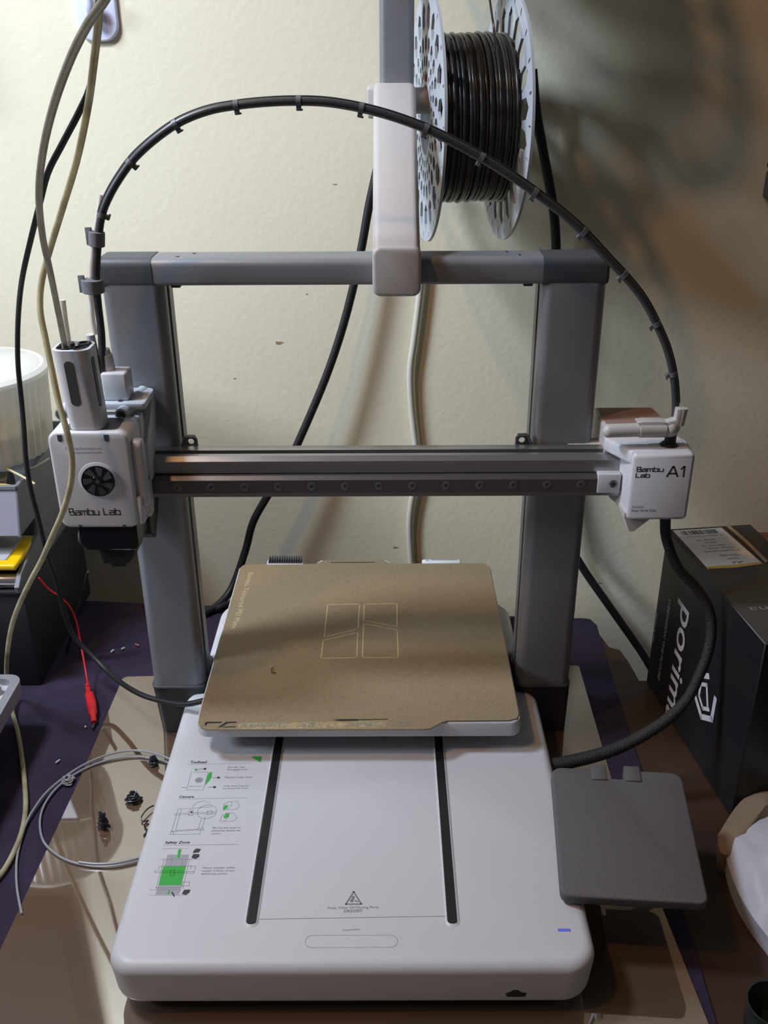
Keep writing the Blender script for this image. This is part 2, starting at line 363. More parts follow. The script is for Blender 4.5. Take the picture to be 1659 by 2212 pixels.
for s, q in (('Extruder Gear', [(-104.1,-19.6,46.0),(-90.4,-19.5,46.0),(-104.2,-17.8,46.0)]), ('Disengage Lever', [(-104.2,-22.6,46.0),(-87.8,-22.3,46.0),(-104.3,-20.8,46.0)]), ('Filament Cutter Lever', [(-104.6,-31.7,46.0),(-83.1,-31.4,46.0),(-104.7,-29.7,46.0)]),
             ('Grab these 2 points', [(-104.3,-41.3,46.0),(-84.8,-41.2,46.0),(-104.4,-39.5,46.0)]), ('to remove the cover.', [(-104.5,-44.1,46.0),(-84.5,-43.9,46.0),(-104.6,-42.3,46.0)]), ('Flip the lens cover to', [(-105.7,-85.9,46.0),(-85.0,-85.8,46.0),(-105.7,-84.2,46.0)]),
             ('physically disable the', [(-105.8,-88.7,46.0),(-84.6,-88.6,46.0),(-105.9,-87.0,46.0)]), ('camera.', [(-105.6,-91.6,46.0),(-98.5,-91.5,46.0),(-105.7,-90.1,46.0)]), ('Please maintain safety', [(-106.4,-124.3,46.0),(-83.8,-124.0,46.0),(-106.4,-122.6,46.0)]),
             ('margin in front of and', [(-106.5,-126.9,46.0),(-84.2,-126.8,46.0),(-106.5,-125.3,46.0)]), ('behind the printer.', [(-106.4,-129.7,46.0),(-88.0,-129.5,46.0),(-106.5,-128.1,46.0)])):
    text_bm(bl, s, *q)
for q in ([(-136.4,-15.3,46.0),(-85.8,-14.3,46.0)], [(-136.6,-54.9,46.0),(-83.3,-53.7,46.0)], [(-137.8,-102.2,46.0),(-84.3,-101.5,46.0)], [(-137.8,-105.5,46.0),(-120.5,-105.4,46.0)], [(-138.0,-115.7,46.0),(-109.4,-115.5,46.0)], [(-138.9,-143.0,46.0),(-117.7,-142.9,46.0)], [(-138.6,-147.6,46.0),(-112.1,-147.6,46.0)]): ribbon(bl, q, 0.22)
# toolhead drawing
for q in ([(-132.3,-24.5,46.0),(-118.8,-24.5,46.0),(-119.6,-45.1,46.0),(-132.4,-44.5,46.0)], ): ribbon(bl, q, 0.25, closed=True)
for q in ([(-127.5,-21.3,46.0),(-123.8,-20.6,46.0)], [(-114.8,-31.2,46.0),(-110.6,-31.0,46.0)], [(-115.9,-41.9,46.0),(-112.0,-41.7,46.0)], [(-136.6,-42.0,46.0),(-133.4,-42.1,46.0)]): ribbon(bm, q, 0.35)
for q in ([(-122.2,-20.8,46.0),(-109.8,-31.0,46.0),(-111.2,-41.8,46.0)]): fill(bm, [(q[0]+1.25*math.cos(k/8*6.283), q[1]+1.25*math.sin(k/8*6.283), 46.0) for k in range(8)])
c_ = [(-124.6,-33.8,46.0)][0]
for r_ in (2.8, 1.8, 0.8): ribbon(bl, arc(c_, r_, 0, 360), 0.45)
text_bm(bl, 'Bambu Lab', *[(-130.8,-41.4,46.0),(-121.9,-41.2,46.0),(-130.9,-40.4,46.0)])
for q in ([(-130.0,-20.6,46.0),(-129.2,-20.3,46.0),(-127.3,-22.5,46.0),(-129.7,-23.1,46.0)], [(-117.8,-24.9,46.0),(-115.9,-24.4,46.0),(-115.4,-30.4,46.0),(-116.9,-36.1,46.0),(-119.0,-39.4,46.0),(-118.9,-36.9,46.0),(-118.9,-28.6,46.0)], [(-87.5,-6.3,46.0),(-78.6,-5.9,46.0),(-78.6,-13.6,46.0)]): bg = newbm(); fill(bg, q); obj('green_mark', bg, GREEN, base)
# camera drawing
for q in ([(-135.5,-65.8,46.0),(-109.3,-63.2,46.0)], [(-136.6,-70.5,46.0),(-105.5,-68.6,46.0)], [(-136.6,-72.0,46.0),(-105.5,-70.0,46.0)], [(-134.7,-65.8,46.0),(-135.2,-89.0,46.0)], [(-132.4,-65.8,46.0),(-132.5,-87.5,46.0)], [(-115.5,-75.9,46.0),(-116.1,-85.6,46.0)], [(-112.9,-73.8,46.0),(-113.5,-85.6,46.0)], [(-135.2,-89.0,46.0),(-112.6,-86.6,46.0)],
          [(-135.7,-91.7,46.0),(-114.0,-91.3,46.0),(-114.1,-87.6,46.0)], [(-135.7,-91.7,46.0),(-135.4,-88.2,46.0),(-133.7,-88.2,46.0),(-133.5,-91.6,46.0)], [(-116.7,-85.6,46.0),(-112.1,-85.3,46.0),(-112.2,-87.6,46.0),(-116.8,-87.8,46.0),(-116.7,-85.6,46.0)], [(-132.3,-87.5,46.0),(-117.4,-86.6,46.0)], [(-126.3,-66.4,46.0),(-123.4,-66.4,46.0),(-122.8,-72.2,46.0),(-125.8,-72.3,46.0),(-126.3,-66.4,46.0)],
          [(-112.3,-68.0,46.0),(-108.7,-67.5,46.0),(-108.7,-71.2,46.0),(-112.5,-71.5,46.0),(-112.3,-68.0,46.0)]): ribbon(bl, q, 0.25)
ribbon(bl, arc([(-112.6,-68.5,46.0)][0], 7.2, 0, 360, 28), 0.25); ribbon(bl, arc([(-117.1,-64.3,46.0)][0], 7.0, 20, 175, 20), 0.25); fill(bm, [(p[0], p[1], 46) for p in arc([(-124.3,-68.8,46.0)][0], 0.9, 0, 330, 8)])
for q in ([(-101.0,-65.4,46.0),(-100.7,-60.3,46.0),(-98.0,-57.9,46.0),(-95.5,-57.9,46.0),(-95.1,-61.7,46.0),(-97.5,-66.0,46.0),(-100.8,-66.7,46.0)], [(-95.5,-57.7,46.0),(-91.5,-57.4,46.0),(-88.8,-62.3,46.0),(-90.7,-66.0,46.0),(-97.5,-66.5,46.0)], [(-101.4,-78.0,46.0),(-100.7,-72.8,46.0),(-98.0,-70.2,46.0),(-95.8,-70.2,46.0),(-95.5,-73.9,46.0),(-98.0,-78.2,46.0),(-101.3,-78.7,46.0)], [(-95.8,-69.9,46.0),(-92.4,-69.9,46.0),(-89.1,-74.7,46.0),(-91.3,-78.2,46.0),(-97.9,-78.7,46.0)]): ribbon(bl, q, 0.25)
for q in ([(-101.1,-64.9,46.0),(-100.1,-61.7,46.0),(-97.6,-61.7,46.0),(-98.1,-64.9,46.0),(-100.5,-66.7,46.0)], [(-99.4,-73.8,46.0),(-98.0,-70.5,46.0),(-95.7,-70.7,46.0),(-95.6,-73.9,46.0),(-98.3,-75.7,46.0)]): bg = newbm(); fill(bg, q); obj('green_mark', bg, GREEN, base)
# safety drawing
for q in ([(-133.6,-111.2,46.0),(-118.1,-111.1,46.0),(-118.2,-121.9,46.0),(-133.7,-121.9,46.0)], [(-134.4,-139.2,46.0),(-118.1,-139.0,46.0),(-118.3,-146.8,46.0),(-134.5,-147.0,46.0)]): bg = newbm(); fill(bg, q, lift=0.05); obj('gray_mark', bg, PRINTM, base)
for q in ([(-134.4,-122.2,46.0),(-118.4,-121.8,46.0),(-118.5,-138.8,46.0),(-134.1,-139.0,46.0)], [(-126.0,-114.5,46.0),(-126.6,-109.1,46.0),(-126.8,-106.5,46.0),(-125.4,-105.6,46.0),(-124.1,-107.9,46.0),(-124.6,-108.6,46.0),(-124.4,-114.5,46.0)], [(-126.5,-146.8,46.0),(-126.4,-144.5,46.0),(-125.9,-143.0,46.0),(-125.1,-144.9,46.0),(-125.3,-146.8,46.0)]): bg = newbm(); fill(bg, q); obj('green_mark', bg, GREEN, base)
for q in ([(-115.5,-107.2,46.0),(-114.1,-105.4,46.0),(-110.6,-105.8,46.0),(-111.6,-109.1,46.0),(-115.8,-109.8,46.0)], [(-115.3,-110.7,46.0),(-110.9,-110.6,46.0),(-110.6,-113.4,46.0),(-113.0,-115.3,46.0),(-116.1,-114.1,46.0)], [(-115.8,-143.0,46.0),(-111.6,-142.7,46.0),(-111.6,-145.4,46.0),(-113.8,-147.4,46.0),(-116.7,-146.5,46.0)], [(-124.3,-144.9,46.0),(-123.2,-144.6,46.0),(-121.0,-148.4,46.0),(-121.5,-149.2,46.0)]): fill(bm, q)
for q in ([(-135.0,-115.7,46.0),(-135.2,-141.4,46.0)], [(-117.1,-115.4,46.0),(-117.0,-141.5,46.0)], [(-137.4,-124.4,46.0),(-136.9,-121.9,46.0),(-114.7,-121.8,46.0),(-114.7,-124.7,46.0)], [(-139.5,-126.2,46.0),(-112.0,-126.8,46.0),(-112.0,-128.3,46.0),(-139.2,-127.6,46.0),(-139.5,-126.2,46.0)], [(-129.9,-112.9,46.0),(-129.2,-121.7,46.0)], [(-121.6,-117.1,46.0),(-121.7,-121.7,46.0)], [(-117.9,-136.2,46.0),(-113.1,-136.0,46.0),(-113.0,-139.3,46.0),(-118.0,-139.7,46.0),(-117.9,-136.2,46.0)],
          [(-115.0,-122.2,46.0),(-111.5,-122.1,46.0),(-111.6,-127.3,46.0)], [(-128.4,-125.4,46.0),(-125.6,-125.2,46.0),(-125.2,-130.1,46.0),(-127.9,-130.3,46.0),(-128.4,-125.4,46.0)], [(-135.5,-141.4,46.0),(-118.8,-141.0,46.0)]): ribbon(bl, q, 0.25)
for o_ in (obj('drawing_marks', bm, PRINT, base), obj('instruction_drawings', bl, PRINTL, base)): o_['kind'] = 'stuff'

# column sockets, columns
for s in (-1, 1):
    xa, xb = (-185.5, -138) if s < 0 else (137.5, 185.5)
    bm = newbm()
    lo = rrect(xa+3, xb, 82, 126, (6, 6, 6, 6)); hi = rrect(xa, xb, 78, 128, (7, 7, 7, 7))
    A = [bm.verts.new((p[0], p[1], 0)) for p in lo]; B = [bm.verts.new((p[0], p[1], 50)) for p in hi]; Cc = [bm.verts.new((p[0], p[1], 54)) for p in hi]; n_ = len(lo)
    for P_, Q_ in ((A, B), (B, Cc)):
        for i in range(n_): bm.faces.new((P_[i], P_[(i+1) % n_], Q_[(i+1) % n_], Q_[i]))
    bm.faces.new(A[::-1]); bm.faces.new(Cc); bmesh.ops.recalc_face_normals(bm, faces=bm.faces)
    sk = obj('column_socket', bm, SOCKET, pr)
    bm = newbm(); prism(bm, rrect(xa-0.5, xb+0.2, 77.4, 128.2, (7, 7, 7, 7)), 'z', 51.6, 54.3, 0.6, 1); obj('socket_rim', bm, DGRAY, sk)
    xo, xi = (-184.5, -138.5) if s < 0 else (184.5, 137.0)
    bm = newbm()
    pl = []
    r = 8
    for k in range(7):
        a_ = math.radians(180+15*k); pl.append((-r, r, a_))
    def X(d): return xo + (d if s < 0 else -d)
    wdt = abs(xi-xo)
    prof = [(r+r*math.cos(math.radians(180+15*k)), 79+r+r*math.sin(math.radians(180+15*k))) for k in range(7)]
    prof += [(wdt-r+r*math.cos(math.radians(270+15*k)), 79+r+r*math.sin(math.radians(270+15*k))) for k in range(7)]
    prof += [(wdt, 90), (wdt-4, 90), (wdt-4, 98), (wdt, 98), (wdt, 110), (wdt-2, 112), (r, 112), (0, 104)]
    prism(bm, [(X(p[0]), p[1]) for p in prof], 'z', 50, 408); col = obj('column', bm, ANOD, pr)
    bm = newbm(); box(bm, min(X(wdt-3.6), X(wdt-1.4)), max(X(wdt-3.6), X(wdt-1.4)), 90.4, 97.6, 50, 407); obj('column_slot', bm, BLACK, col, 'black slot along the inner side of the column')
# top beam
bm = newbm(); prism(bm, rrect(79, 111, 407, 426.5, (3, 3, 6, 6), 6), 'x', -146, 137); beam = obj('top_beam', bm, ANOD, pr)
for s in (-1, 1):
    bm = newbm(); xa, xb = (-185.5, -146) if s < 0 else (137, 185.5)
    prism(bm, rrect(78.6, 111.4, 406.5, 427, (3, 3, 6.5, 6.5), 6), 'x', xa, xb, 5, 4, (1, 0) if s < 0 else (0, 1)); obj('corner_block', bm, DGRAY, pr)
for x in (-131, 127):
    bm = newbm(); box(bm, x-3, x+4, 84, 92, 404.6, 407.5, 0.8); obj('rubber_plug', bm, DGRAY, beam)
for x, y in ((-128, 88), (-118, 100), (120, 88), (112, 100)):
    bm = newbm(); cyl(bm, (x, y, 426.2), (x, y, 426.9), 1.7, 1.5, 12); obj('screw', bm, STEEL, beam)
# horizontal gantry
bm = newbm()
prism(bm, [(50, 252.6), (77, 252.6), (77, 282), (73, 284.6), (64, 284.6), (64, 281), (59.5, 281), (59.5, 283.6), (55, 283.6), (51.2, 280.5), (51.2, 271), (53, 270), (53, 256.4), (48, 256.2), (48, 252.6)], 'x', -196, 201.5); xg = obj('gantry_extrusion', bm, ALU, pr)
bm = newbm(); box(bm, -196, 200, 59.6, 63.9, 279.5, 281.6); obj('drive_belt', bm, RUBBER, xg)
bm = newbm(); prism(bm, [(45, 257), (53, 257), (53, 270.2), (48, 270.2), (45, 267.6)], 'x', -196, 183); rail = obj('guide_rail', bm, STEEL, pr)
bm = newbm(); lathe(bm, [(3.2, 0), (3.2, 0.35), (2.5, 0.5), (1.6, 0.5), (1.5, -0.3), (0.9, -0.3)], (-135.7, 45.2, 262), (0, -1, 0), 20); s0 = obj('screw', bm, SCREWM, rail)
for i in range(1, 13): shift(s0, (25.54*i, 0, 0.11*i), rail)
bm = newbm(); box(bm, 183.2, 200.6, 44, 54, 256.2, 271.8, 0.8); eb = obj('rail_end_block', bm, LGRAY, pr)
bm = newbm(); lathe(bm, [(3.0, -0.3), (3.0, 1.4), (2.4, 1.7), (1.4, 1.7), (1.2, 0.5)], (195, 44.2, 264.3), (0, -1, 0), 20); obj('end_screw', bm, STEEL, eb)
for s in (-1, 1):     # triangular carriage brackets behind the gantry
    bm = newbm(); x_in = -123.5 if s < 0 else 123.3
    def bx(d): return x_in - d if s < 0 else x_in + d
    outl = [(bx(0), 272), (bx(0.8), 288), (bx(2.6), 291.4), (bx(9.5), 291.6), (bx(12), 288), (bx(18), 272)]
    hole = circ(bx(5.6), 286.4, 2.5, 14)
    me = holed_plate(outl, [hole], 2.0); bm.from_mesh(me); bpy.data.meshes.remove(me)
    bmesh.ops.transform(bm, matrix=Matrix(((1, 0, 0, 0), (0, 0, 1, 79), (0, 1, 0, 0), (0, 0, 0, 1))), verts=bm.verts)
    tube(bm, [(bx(0.6), 75.5, 272), (bx(1), 75.5, 290), (bx(2.6), 75.5, 291), (bx(10), 75.5, 291.2)], 1.0, 6, 1); tube(bm, [(bx(2), 75.5, 285), (bx(15), 75.5, 275)], 0.9, 6, 1); tube(bm, [(bx(9.8), 75.5, 291), (bx(18), 75.5, 272)], 1.0, 6, 1)
    box(bm, min(bx(2), bx(32)), max(bx(2), bx(32)), 77.5, 90, 262, 272, 0.5)
    bmesh.ops.recalc_face_normals(bm, faces=bm.faces); obj('lift_bracket', bm, DGRAY, pr)

# ---- toolhead
bm = newbm(); prism(bm, rrect(-213.5, -157, 248, 322.5, (7, 7, 7, 7), 6), 'y', 5, 38, 2.2, 3, (1, 0)); th = obj('toolhead', bm, WHITE, pr)
bm = newbm(); box(bm, -206, -156, 38, 50, 240, 322, 2); box(bm, -200, -157, 48, 56, 246, 300, 2); obj('toolhead_back', bm, LGRAY, th)
bm = newbm(); prism(bm, rrect(-202, -165, 9.5, 33, 4), 'z', 322.2, 322.8); obj('top_recess', bm, DGRAY, th)
for x in (-204.5, -172):
    bm = newbm(); prism(bm, rrect(x-1.6, x+1.6, 315.5, 320.6, (1.5, 1.5, 0.1, 0.1), 5), 'y', 4.7, 6); obj('cover_notch', bm, DGRAY, th)
for x in (-200, -168):
    bm = newbm(); box(bm, x-1, x+1.4, 4.8, 6, 249, 250.6); obj('cover_notch', bm, DGRAY, th)
bm = newbm(); lathe(bm, [(13.4, 0), (12.6, -0.5), (11.9, -0.6), (11.9, 0.4)], (-181.8, 4.6, 285.8), (0, -1, 0), 36, caps=False); lathe(bm, [(14.2, 0), (13.6, 0.35), (12, 0.4), (11.8, -0.2)], (-181.8, 5, 285.8), (0, -1, 0), 36, caps=False); obj('fan_rim', bm, WHITE, th)
bm = newbm(); lathe(bm, [(11.9, 0), (11.9, 0.1)], (-181.8, 4.9, 285.8), (0, -1, 0), 36)
lathe(bm, [(4.2, 0), (4.2, 1.4), (3.4, 1.9)], (-181.8, 4.9, 285.8), (0, -1, 0), 24)
fan = obj('fan', bm, GLOSSB, th)
bm = newbm()
for k in range(7):
    a0 = 2*math.pi*k/7
    P4 = [(-181.8+r_*math.cos(a0+da), 4.5-0.5*q_, 285.8+r_*math.sin(a0+da)) for r_, da, q_ in ((4.2, 0, 0.3), (10.6, 0.25, 1.2), (10.8, 0.75, 0.2), (4.2, 0.6, 0))]
    bm.faces.new([bm.verts.new(p) for p in P4])
lathe(bm, [(1.6, 2.1), (1.6, 2.3)], (-181.8, 4.9, 285.8), (0, -1, 0), 12); obj('fan_blades', bm, DGRAY, th)
bm = newbm(); lathe(bm, [(11.9, 0.4), (11.6, 2.2), (10, 3.2), (6, 3.8), (0.02, 4)], (-181.8, 4.9, 285.8), (0, -1, 0), 40, caps=False); obj('fan_window', bm, LENS, th)
bm = newbm(); techno(bm, 'Bambu Lab', (-206, 4.95, 258.6), (-169.5, 4.95, 258.8), (-206.3, 4.95, 263.6), 0.75); obj('lettering', bm, PRINT, th)
bm = newbm(); text_bm(bm, 'Thinking Revolution for', (-202, 4.9, 309.6), (-176, 4.9, 309.6), (-202, 4.9, 311.4)); text_bm(bm, 'uncompromised talent', (-200, 4.9, 306.6), (-176.5, 4.9, 306.6), (-200, 4.9, 308.4)); obj('small_lettering', bm, PRINTL, th)
# dark hot end and duct below
bm = newbm()
prism(bm, rrect(-203, -160, 228, 249, (7, 4, 1, 1), 6), 'y', 8, 44, 4, 4, (1, 0)); obj('part_fan_duct', bm, GLOSSB, th)
bm = newbm(); prism(bm, [(-193, 226), (-190, 213), (-171, 213), (-166, 219), (-164, 233), (-193, 233)], 'y', 14, 40, 1.2, 2); box(bm, -187, -175, 20, 34, 207, 214, 1); obj('hotend', bm, BLACK, th)
bm = newbm(); prism(bm, [(40, 250), (40, 225), (52, 216), (58, 222), (80, 248), (80, 258)], 'x', -200, -158, 1.5, 2); obj('rear_duct', bm, BLACK, th)
bm = newbm(); lathe(bm, [(5.5, 0), (5.8, 1), (5.8, 4), (5, 5)], (-202.5, 22, 232.5), (-1, 0, 0), 24); obj('side_blower', bm, DGRAY, th)
# cutter lever and vents on the right flank
bm = newbm(); prism(bm, rrect(9, 19.5, 262, 314, 5.0, 8), 'x', -157.2, -149.5, 1.8, 3); obj('cutter_lever', bm, LGRAY, th)
bm = newbm(); box(bm, -157.4, -153, 6, 40, 250, 272, 1.5); obj('side_grille', bm, LGRAY, th)
bm = newbm()
for i in range(3):
    for j in range(5):
        y_ = 14+i*5+(j % 2)*1.5; z_ = 253.5+j*3.6
        lathe(bm, [(1.0, 0), (1.0, 0.2)], (-153.1, y_, z_), (1, 0, 0), 8)
o_ = obj('grille_holes', bm, BLACK, th); o_['kind'] = 'stuff'
# top bracket with two sleeves and the plugs
bm = newbm(); prism(bm, rrect(-202, -152, 40, 78, (2, 2, 7, 7), 5), 'z', 326, 331, 1.2, 2)
cyl(bm, (-168, 34, 324.5), (-161, 76, 328), 4.9, 4.9, 22); cyl(bm, (-211, 34, 325), (-206, 76, 327), 5.2, 5.2, 22)
prism(bm, [(74, 330), (40, 300), (40, 270), (50, 270), (78, 318)], 'x', -158, -153, 0.8, 2); obj('top_bracket', bm, LGRAY, th)
bm = newbm(); lathe(bm, [(3.4, 0), (3.4, 0.25)], (-168.1, 33.9, 324.4), (-0.164, -0.98, -0.08), 20); obj('sleeve_bore', bm, DGRAY, th)
bm = newbm(); lathe(bm, [(4.1, 0), (4.1, 0.25)], (-211.1, 33.9, 325), (-0.12, -0.99, -0.05), 20)
obj('sleeve_bore', bm, DGRAY, th)
bm = newbm(); box(bm, -180.5, -174.5, 47, 49, 331, 331.3); box(bm, -172, -169, 44, 60, 330.9, 331.2, M=None); obj('bracket_slot', bm, DGRAY, th)
bm = newbm(); box(bm, -183, -164.5, 46, 64, 331, 352, 1.8, 3); cyl(bm, (-178.5, 55, 352), (-178.8, 54, 364), 4.6, 4.2, 20); cyl(bm, (-178.8, 54, 364), (-179, 53.5, 368), 3.4, 3.0, 16); obj('cable_plug', bm, WHITE, th)
bm = newbm(); box(bm, -191.5, -183.4, 46, 62, 331, 352, 1.4, 2); box(bm, -191, -184, 48, 58, 352, 366, 1.2, 2); cyl(bm, (-187.5, 53, 366), (-188, 52, 379), 3.5, 3.2, 18); obj('cable_plug', bm, WHITE, th)
# four-way filament hub
bm = newbm()
hub_lo = rrect(-198.5, -175, 8, 30, 6, 6); hub_hi = rrect(-202.5, -177, 6, 32, 8, 6); n_ = len(hub_lo)
rings = []
for k in range(5):
    f_ = k/4; z_ = 323+57*f_; rings.append([bm.verts.new((p[0]*(1-f_)+q[0]*f_, p[1]*(1-f_)+q[1]*f_, z_)) for p, q in zip(hub_lo, hub_hi)])
inn = [bm.verts.new((-189.7+(q[0]+189.7)*0.86, 19+(q[1]-19)*0.86, 380.4)) for q in hub_hi]; inn2 = [bm.verts.new((-189.7+(q[0]+189.7)*0.82, 19+(q[1]-19)*0.82, 377)) for q in hub_hi]
for A, B in list(zip(rings, rings[1:]))+[(rings[-1], inn), (inn, inn2)]:
    for i in range(n_): bm.faces.new((A[i], A[(i+1) % n_], B[(i+1) % n_], B[i]))
bm.faces.new(rings[0][::-1]); bm.faces.new(inn2); bmesh.ops.recalc_face_normals(bm, faces=bm.faces)
hub = obj('filament_hub', bm, WHITE, th)
bm = newbm()
MT = Matrix.Translation((0, 0, 0))
t2 = bmesh.new(); prism(t2, rrect(-194.5, -188, 341, 373, 3.1, 6), 'y', 5.7, 9)
for v in t2.verts: v.co.y += (380-v.co.z)*0.035; v.co.x += (380-v.co.z)*0.03
merge(bm, t2)
t2 = bmesh.new(); prism(t2, rrect(12, 17.5, 338, 374, 2.6, 6), 'x', -180.5, -176.8)
for v in t2.verts: v.co.x += (380-v.co.z)*0.035 + 0.05
merge(bm, t2)
obj('hub_slot', bm, DGRAY, th, 'dark slots in the sides of the hub')
bm = newbm()
for x, y in ((-195.5, 13), (-184, 13.5), (-195.5, 24.5), (-184, 25)): lathe(bm, [(4.6, 0), (4.6, 4.2), (3.9, 4.4), (3.4, 3.0)], (x, y, 376.5), (0, 0, 1), 20)
obj('hub_fittings', bm, BLACK, th)

# ---- right hand motor housing
bm = newbm(); prism(bm, [(203, 25), (205, 23.5), (245, 23.5), (247.5, 26), (250, 52), (246, 62), (197, 62), (201.5, 48)], 'z', 243, 296, 3.2, 4); prism(bm, [(202.6, 29), (244, 29), (247, 32), (246, 62), (189, 62), (188.5, 56)], 'z', 285.5, 296.5, 2.5, 3); mh = obj('motor_housing', bm, WHITE, pr)
bm = newbm(); prism(bm, [(190, 60), (236, 60), (242, 70), (238, 112), (190, 112)], 'z', 255, 301, 2, 3); obj('motor_back_cover', bm, WHITE2, mh)
bm = newbm(); prism(bm, [(192.5, 63), (234, 63), (239, 71), (235.5, 109.5), (192.5, 109.5)], 'z', 300.8, 301.6); obj('vent_panel', bm, BROWNV, mh, 'brownish finely perforated top panel')
bm = newbm(); prism(bm, rrect(165, 205, 78, 92, (1, 1, 1, 5), 5), 'z', 266, 283, 1, 2); obj('side_tab', bm, WHITE, mh)
bm = newbm(); prism(bm, [(201, 244), (206, 232), (210, 232), (222, 243), (222, 248), (201, 248)], 'y', 27, 52, 0.6, 1); obj('lower_flap', bm, WHITE2, mh)
bm = newbm(); lathe(bm, [(0.6, -2.6), (3.2, -1.8), (4.9, 0), (5.1, 2), (5.1, 30)], (184, 37, 309.6), (1, 0.02, 0.02), 24); lathe(bm, [(5.9, 0), (5.9, 19)], (208, 37.5, 310.2), (1, 0.02, 0.02), 24)
prism(bm, [(205, 316.8), (209, 311), (209, 305), (228, 305), (228, 316.5), (224, 317.6), (210, 317.6)], 'y', 34, 44, 1, 2); ball(bm, (231, 38.5, 311), 6.4, 1, 1, 1.05)
prism(bm, [(229, 305), (237, 311), (237, 327), (232.8, 327), (232.6, 319), (226, 317)], 'y', 34, 42, 1, 2); lathe(bm, [(3.6, 0), (3.6, 13)], (236.6, 37.5, 314), (0.1, 0, 1), 18)
obj('cable_guide', bm, WHITE2, mh)
bm = newbm(); lathe(bm, [(7.2, -1), (7.2, 0.9), (5.4, 2.6), (3.8, 4.2), (3.6, 8)], (232.5, 42, 295.6), (0, 0, 1), 28); obj('hose_grommet', bm, BLACK, mh)
bm = newbm(); techno(bm, 'Bambu', (205.9, 23.45, 283), (225, 23.45, 283), (205.9, 23.45, 286.4), 0.75); techno(bm, 'Lab', (205.7, 23.45, 278.4), (215.5, 23.45, 278.4), (205.7, 23.45, 281.6), 0.7)
techno(bm, 'A1', (228.4, 23.45, 279), (241.8, 23.45, 279), (228.4, 23.45, 286.6), 1.3, 0.3); obj('lettering', bm, PRINT, mh)
bm = newbm(); text_bm(bm, 'Caution', (205.4, 23.4, 253.6), (214, 23.4, 253.6), (205.4, 23.4, 255.6)); text_bm(bm, 'Keep Hands Clear', (205.3, 23.4, 250.6), (224, 23.4, 250.6), (205.3, 23.4, 252.8)); obj('small_lettering', bm, PRINT, mh)

# ---- heated bed
bm = newbm(); prism(bm, rrect(-130.3, 130.8, -2.5, 259, (9, 9, 8, 8), 6), 'z', 62, 77, 2, 3)
prism(bm, [(-50, 257), (27, 257), (27, 264), (22, 268.5), (-46, 268.5), (-50, 264)], 'z', 70, 76.8, 0.6, 1); bed = obj('heated_bed', bm, WHITE, pr)
bm = newbm(); box(bm, -102, -64, 257, 268, 70, 79, 1); obj('wiper_holder', bm, WHITE, bed)
bm = newbm(); box(bm, -100.5, -65.5, 258, 267, 78, 80, 0.4)
for i in range(14): box(bm, -100+i*2.5, -98.4+i*2.5, 258, 268, 79, 83.2, 0.6)
obj('nozzle_wiper', bm, DGRAY, bed)
bm = newbm(); box(bm, 60, 100, 258, 266, 72, 79.4, 1.6); wl = obj('warning_tab', bm, LABELW, bed)
bm = newbm(); ribbon(bm, [(64, 261.2, 79.4), (66, 264.6, 79.4), (68, 261.2, 79.4)], 0.5, closed=True); ribbon(bm, [(70, 264, 79.4), (97, 264, 79.4)], 0.9); ribbon(bm, [(70, 262, 79.4), (96, 262, 79.4)], 0.5); obj('warning_print', bm, PRINTL, bed)
bm = newbm(); box(bm, -120, 120, 20, 240, 50, 62.2, 3); obj('bed_carriage', bm, BLACK, pr)

# ---- display on the right
ang = math.atan2(20, 104); c0 = Vector((189.5, -111, 66.5))
Md = Matrix.Translation(c0) @ Matrix.Rotation(math.radians(-4.3), 4, 'Z') @ Matrix.Rotation(ang, 4, 'X')
bm = newbm(); dq = rrect(-48, 48, -52.5, 53.5, (6, 6, 8, 8), 6); dq = dq[:21]+[(5.5, 53.5), (5.5, 45.5), (-8, 45.5), (-8, 53.5)]+dq[21:]; prism(bm, dq, 'z', -9, 0, 1.6, 3, M=Md); dp = obj('display', bm, SCREEN, pr)
for x in (-13.2, 11.5):
    bm = newbm(); box(bm, x-5.6, x+6, 43, 56.8, -5, 1.2, 1.0, M=Md); obj('hinge_tab', bm, SCREEN, dp)
bm = newbm(); prism(bm, [(150, -120), (182, -125), (184, -95), (150, -80)], 'z', 22, 52, 2, 2); obj('display_arm', bm, BLACK, pr)

# ================================================================== build plate lying on the bed
bp = thing('build_plate', 'textured gold brown steel sheet lying on the white heated bed', 'build plate', (0, 128, 77))
bm = newbm()
sheet = [(-128.5, 6), (-127.5, -4), (-124.5, -9.5), (-119, -12), (52, -12.5), (57, -11.5), (67, -3.5), (71, -1.8), (121, -1.5), (127, 1), (129.3, 7), (129.5, 250), (126.5, 256.5), (121, 258.5), (28, 258.5), (19, 266.5), (-42, 266.5), (-51, 258.5), (-121, 258.5), (-126.5, 256), (-128.7, 250)]
prism(bm, sheet, 'z', 77.1, 78.1); st = obj('spring_steel_sheet', bm, PEI, bp)
ZP = 78.1
bm = newbm()
for q in ([(-34.0,176.8,78.1),(-3.2,177.5,78.1),(-3.8,133.0,78.1),(-34.3,120.0,78.1)], [(1.1,177.4,78.1),(32.9,178.1,78.1),(32.6,136.7,78.1),(1.2,148.2,78.1)], [(-34.9,114.7,78.1),(-3.7,127.5,78.1),(-3.7,86.5,78.1),(-35.1,86.0,78.1)], [(1.3,142.9,78.1),(32.6,131.2,78.1),(32.9,86.6,78.1),(1.4,86.5,78.1)]): ribbon(bm, q, 1.0, closed=True, lift=0.06)
obj('etched_emblem', bm, ETCH, bp)
bm = newbm(); text_bm(bm, 'Bambu Textured PEI Plate', *[(-118.6,240.4,78.1),(-121.0,134.6,78.1),(-113.2,238.4,78.1)], depth=0.08); obj('etched_lettering', bm, ETCH, bp)
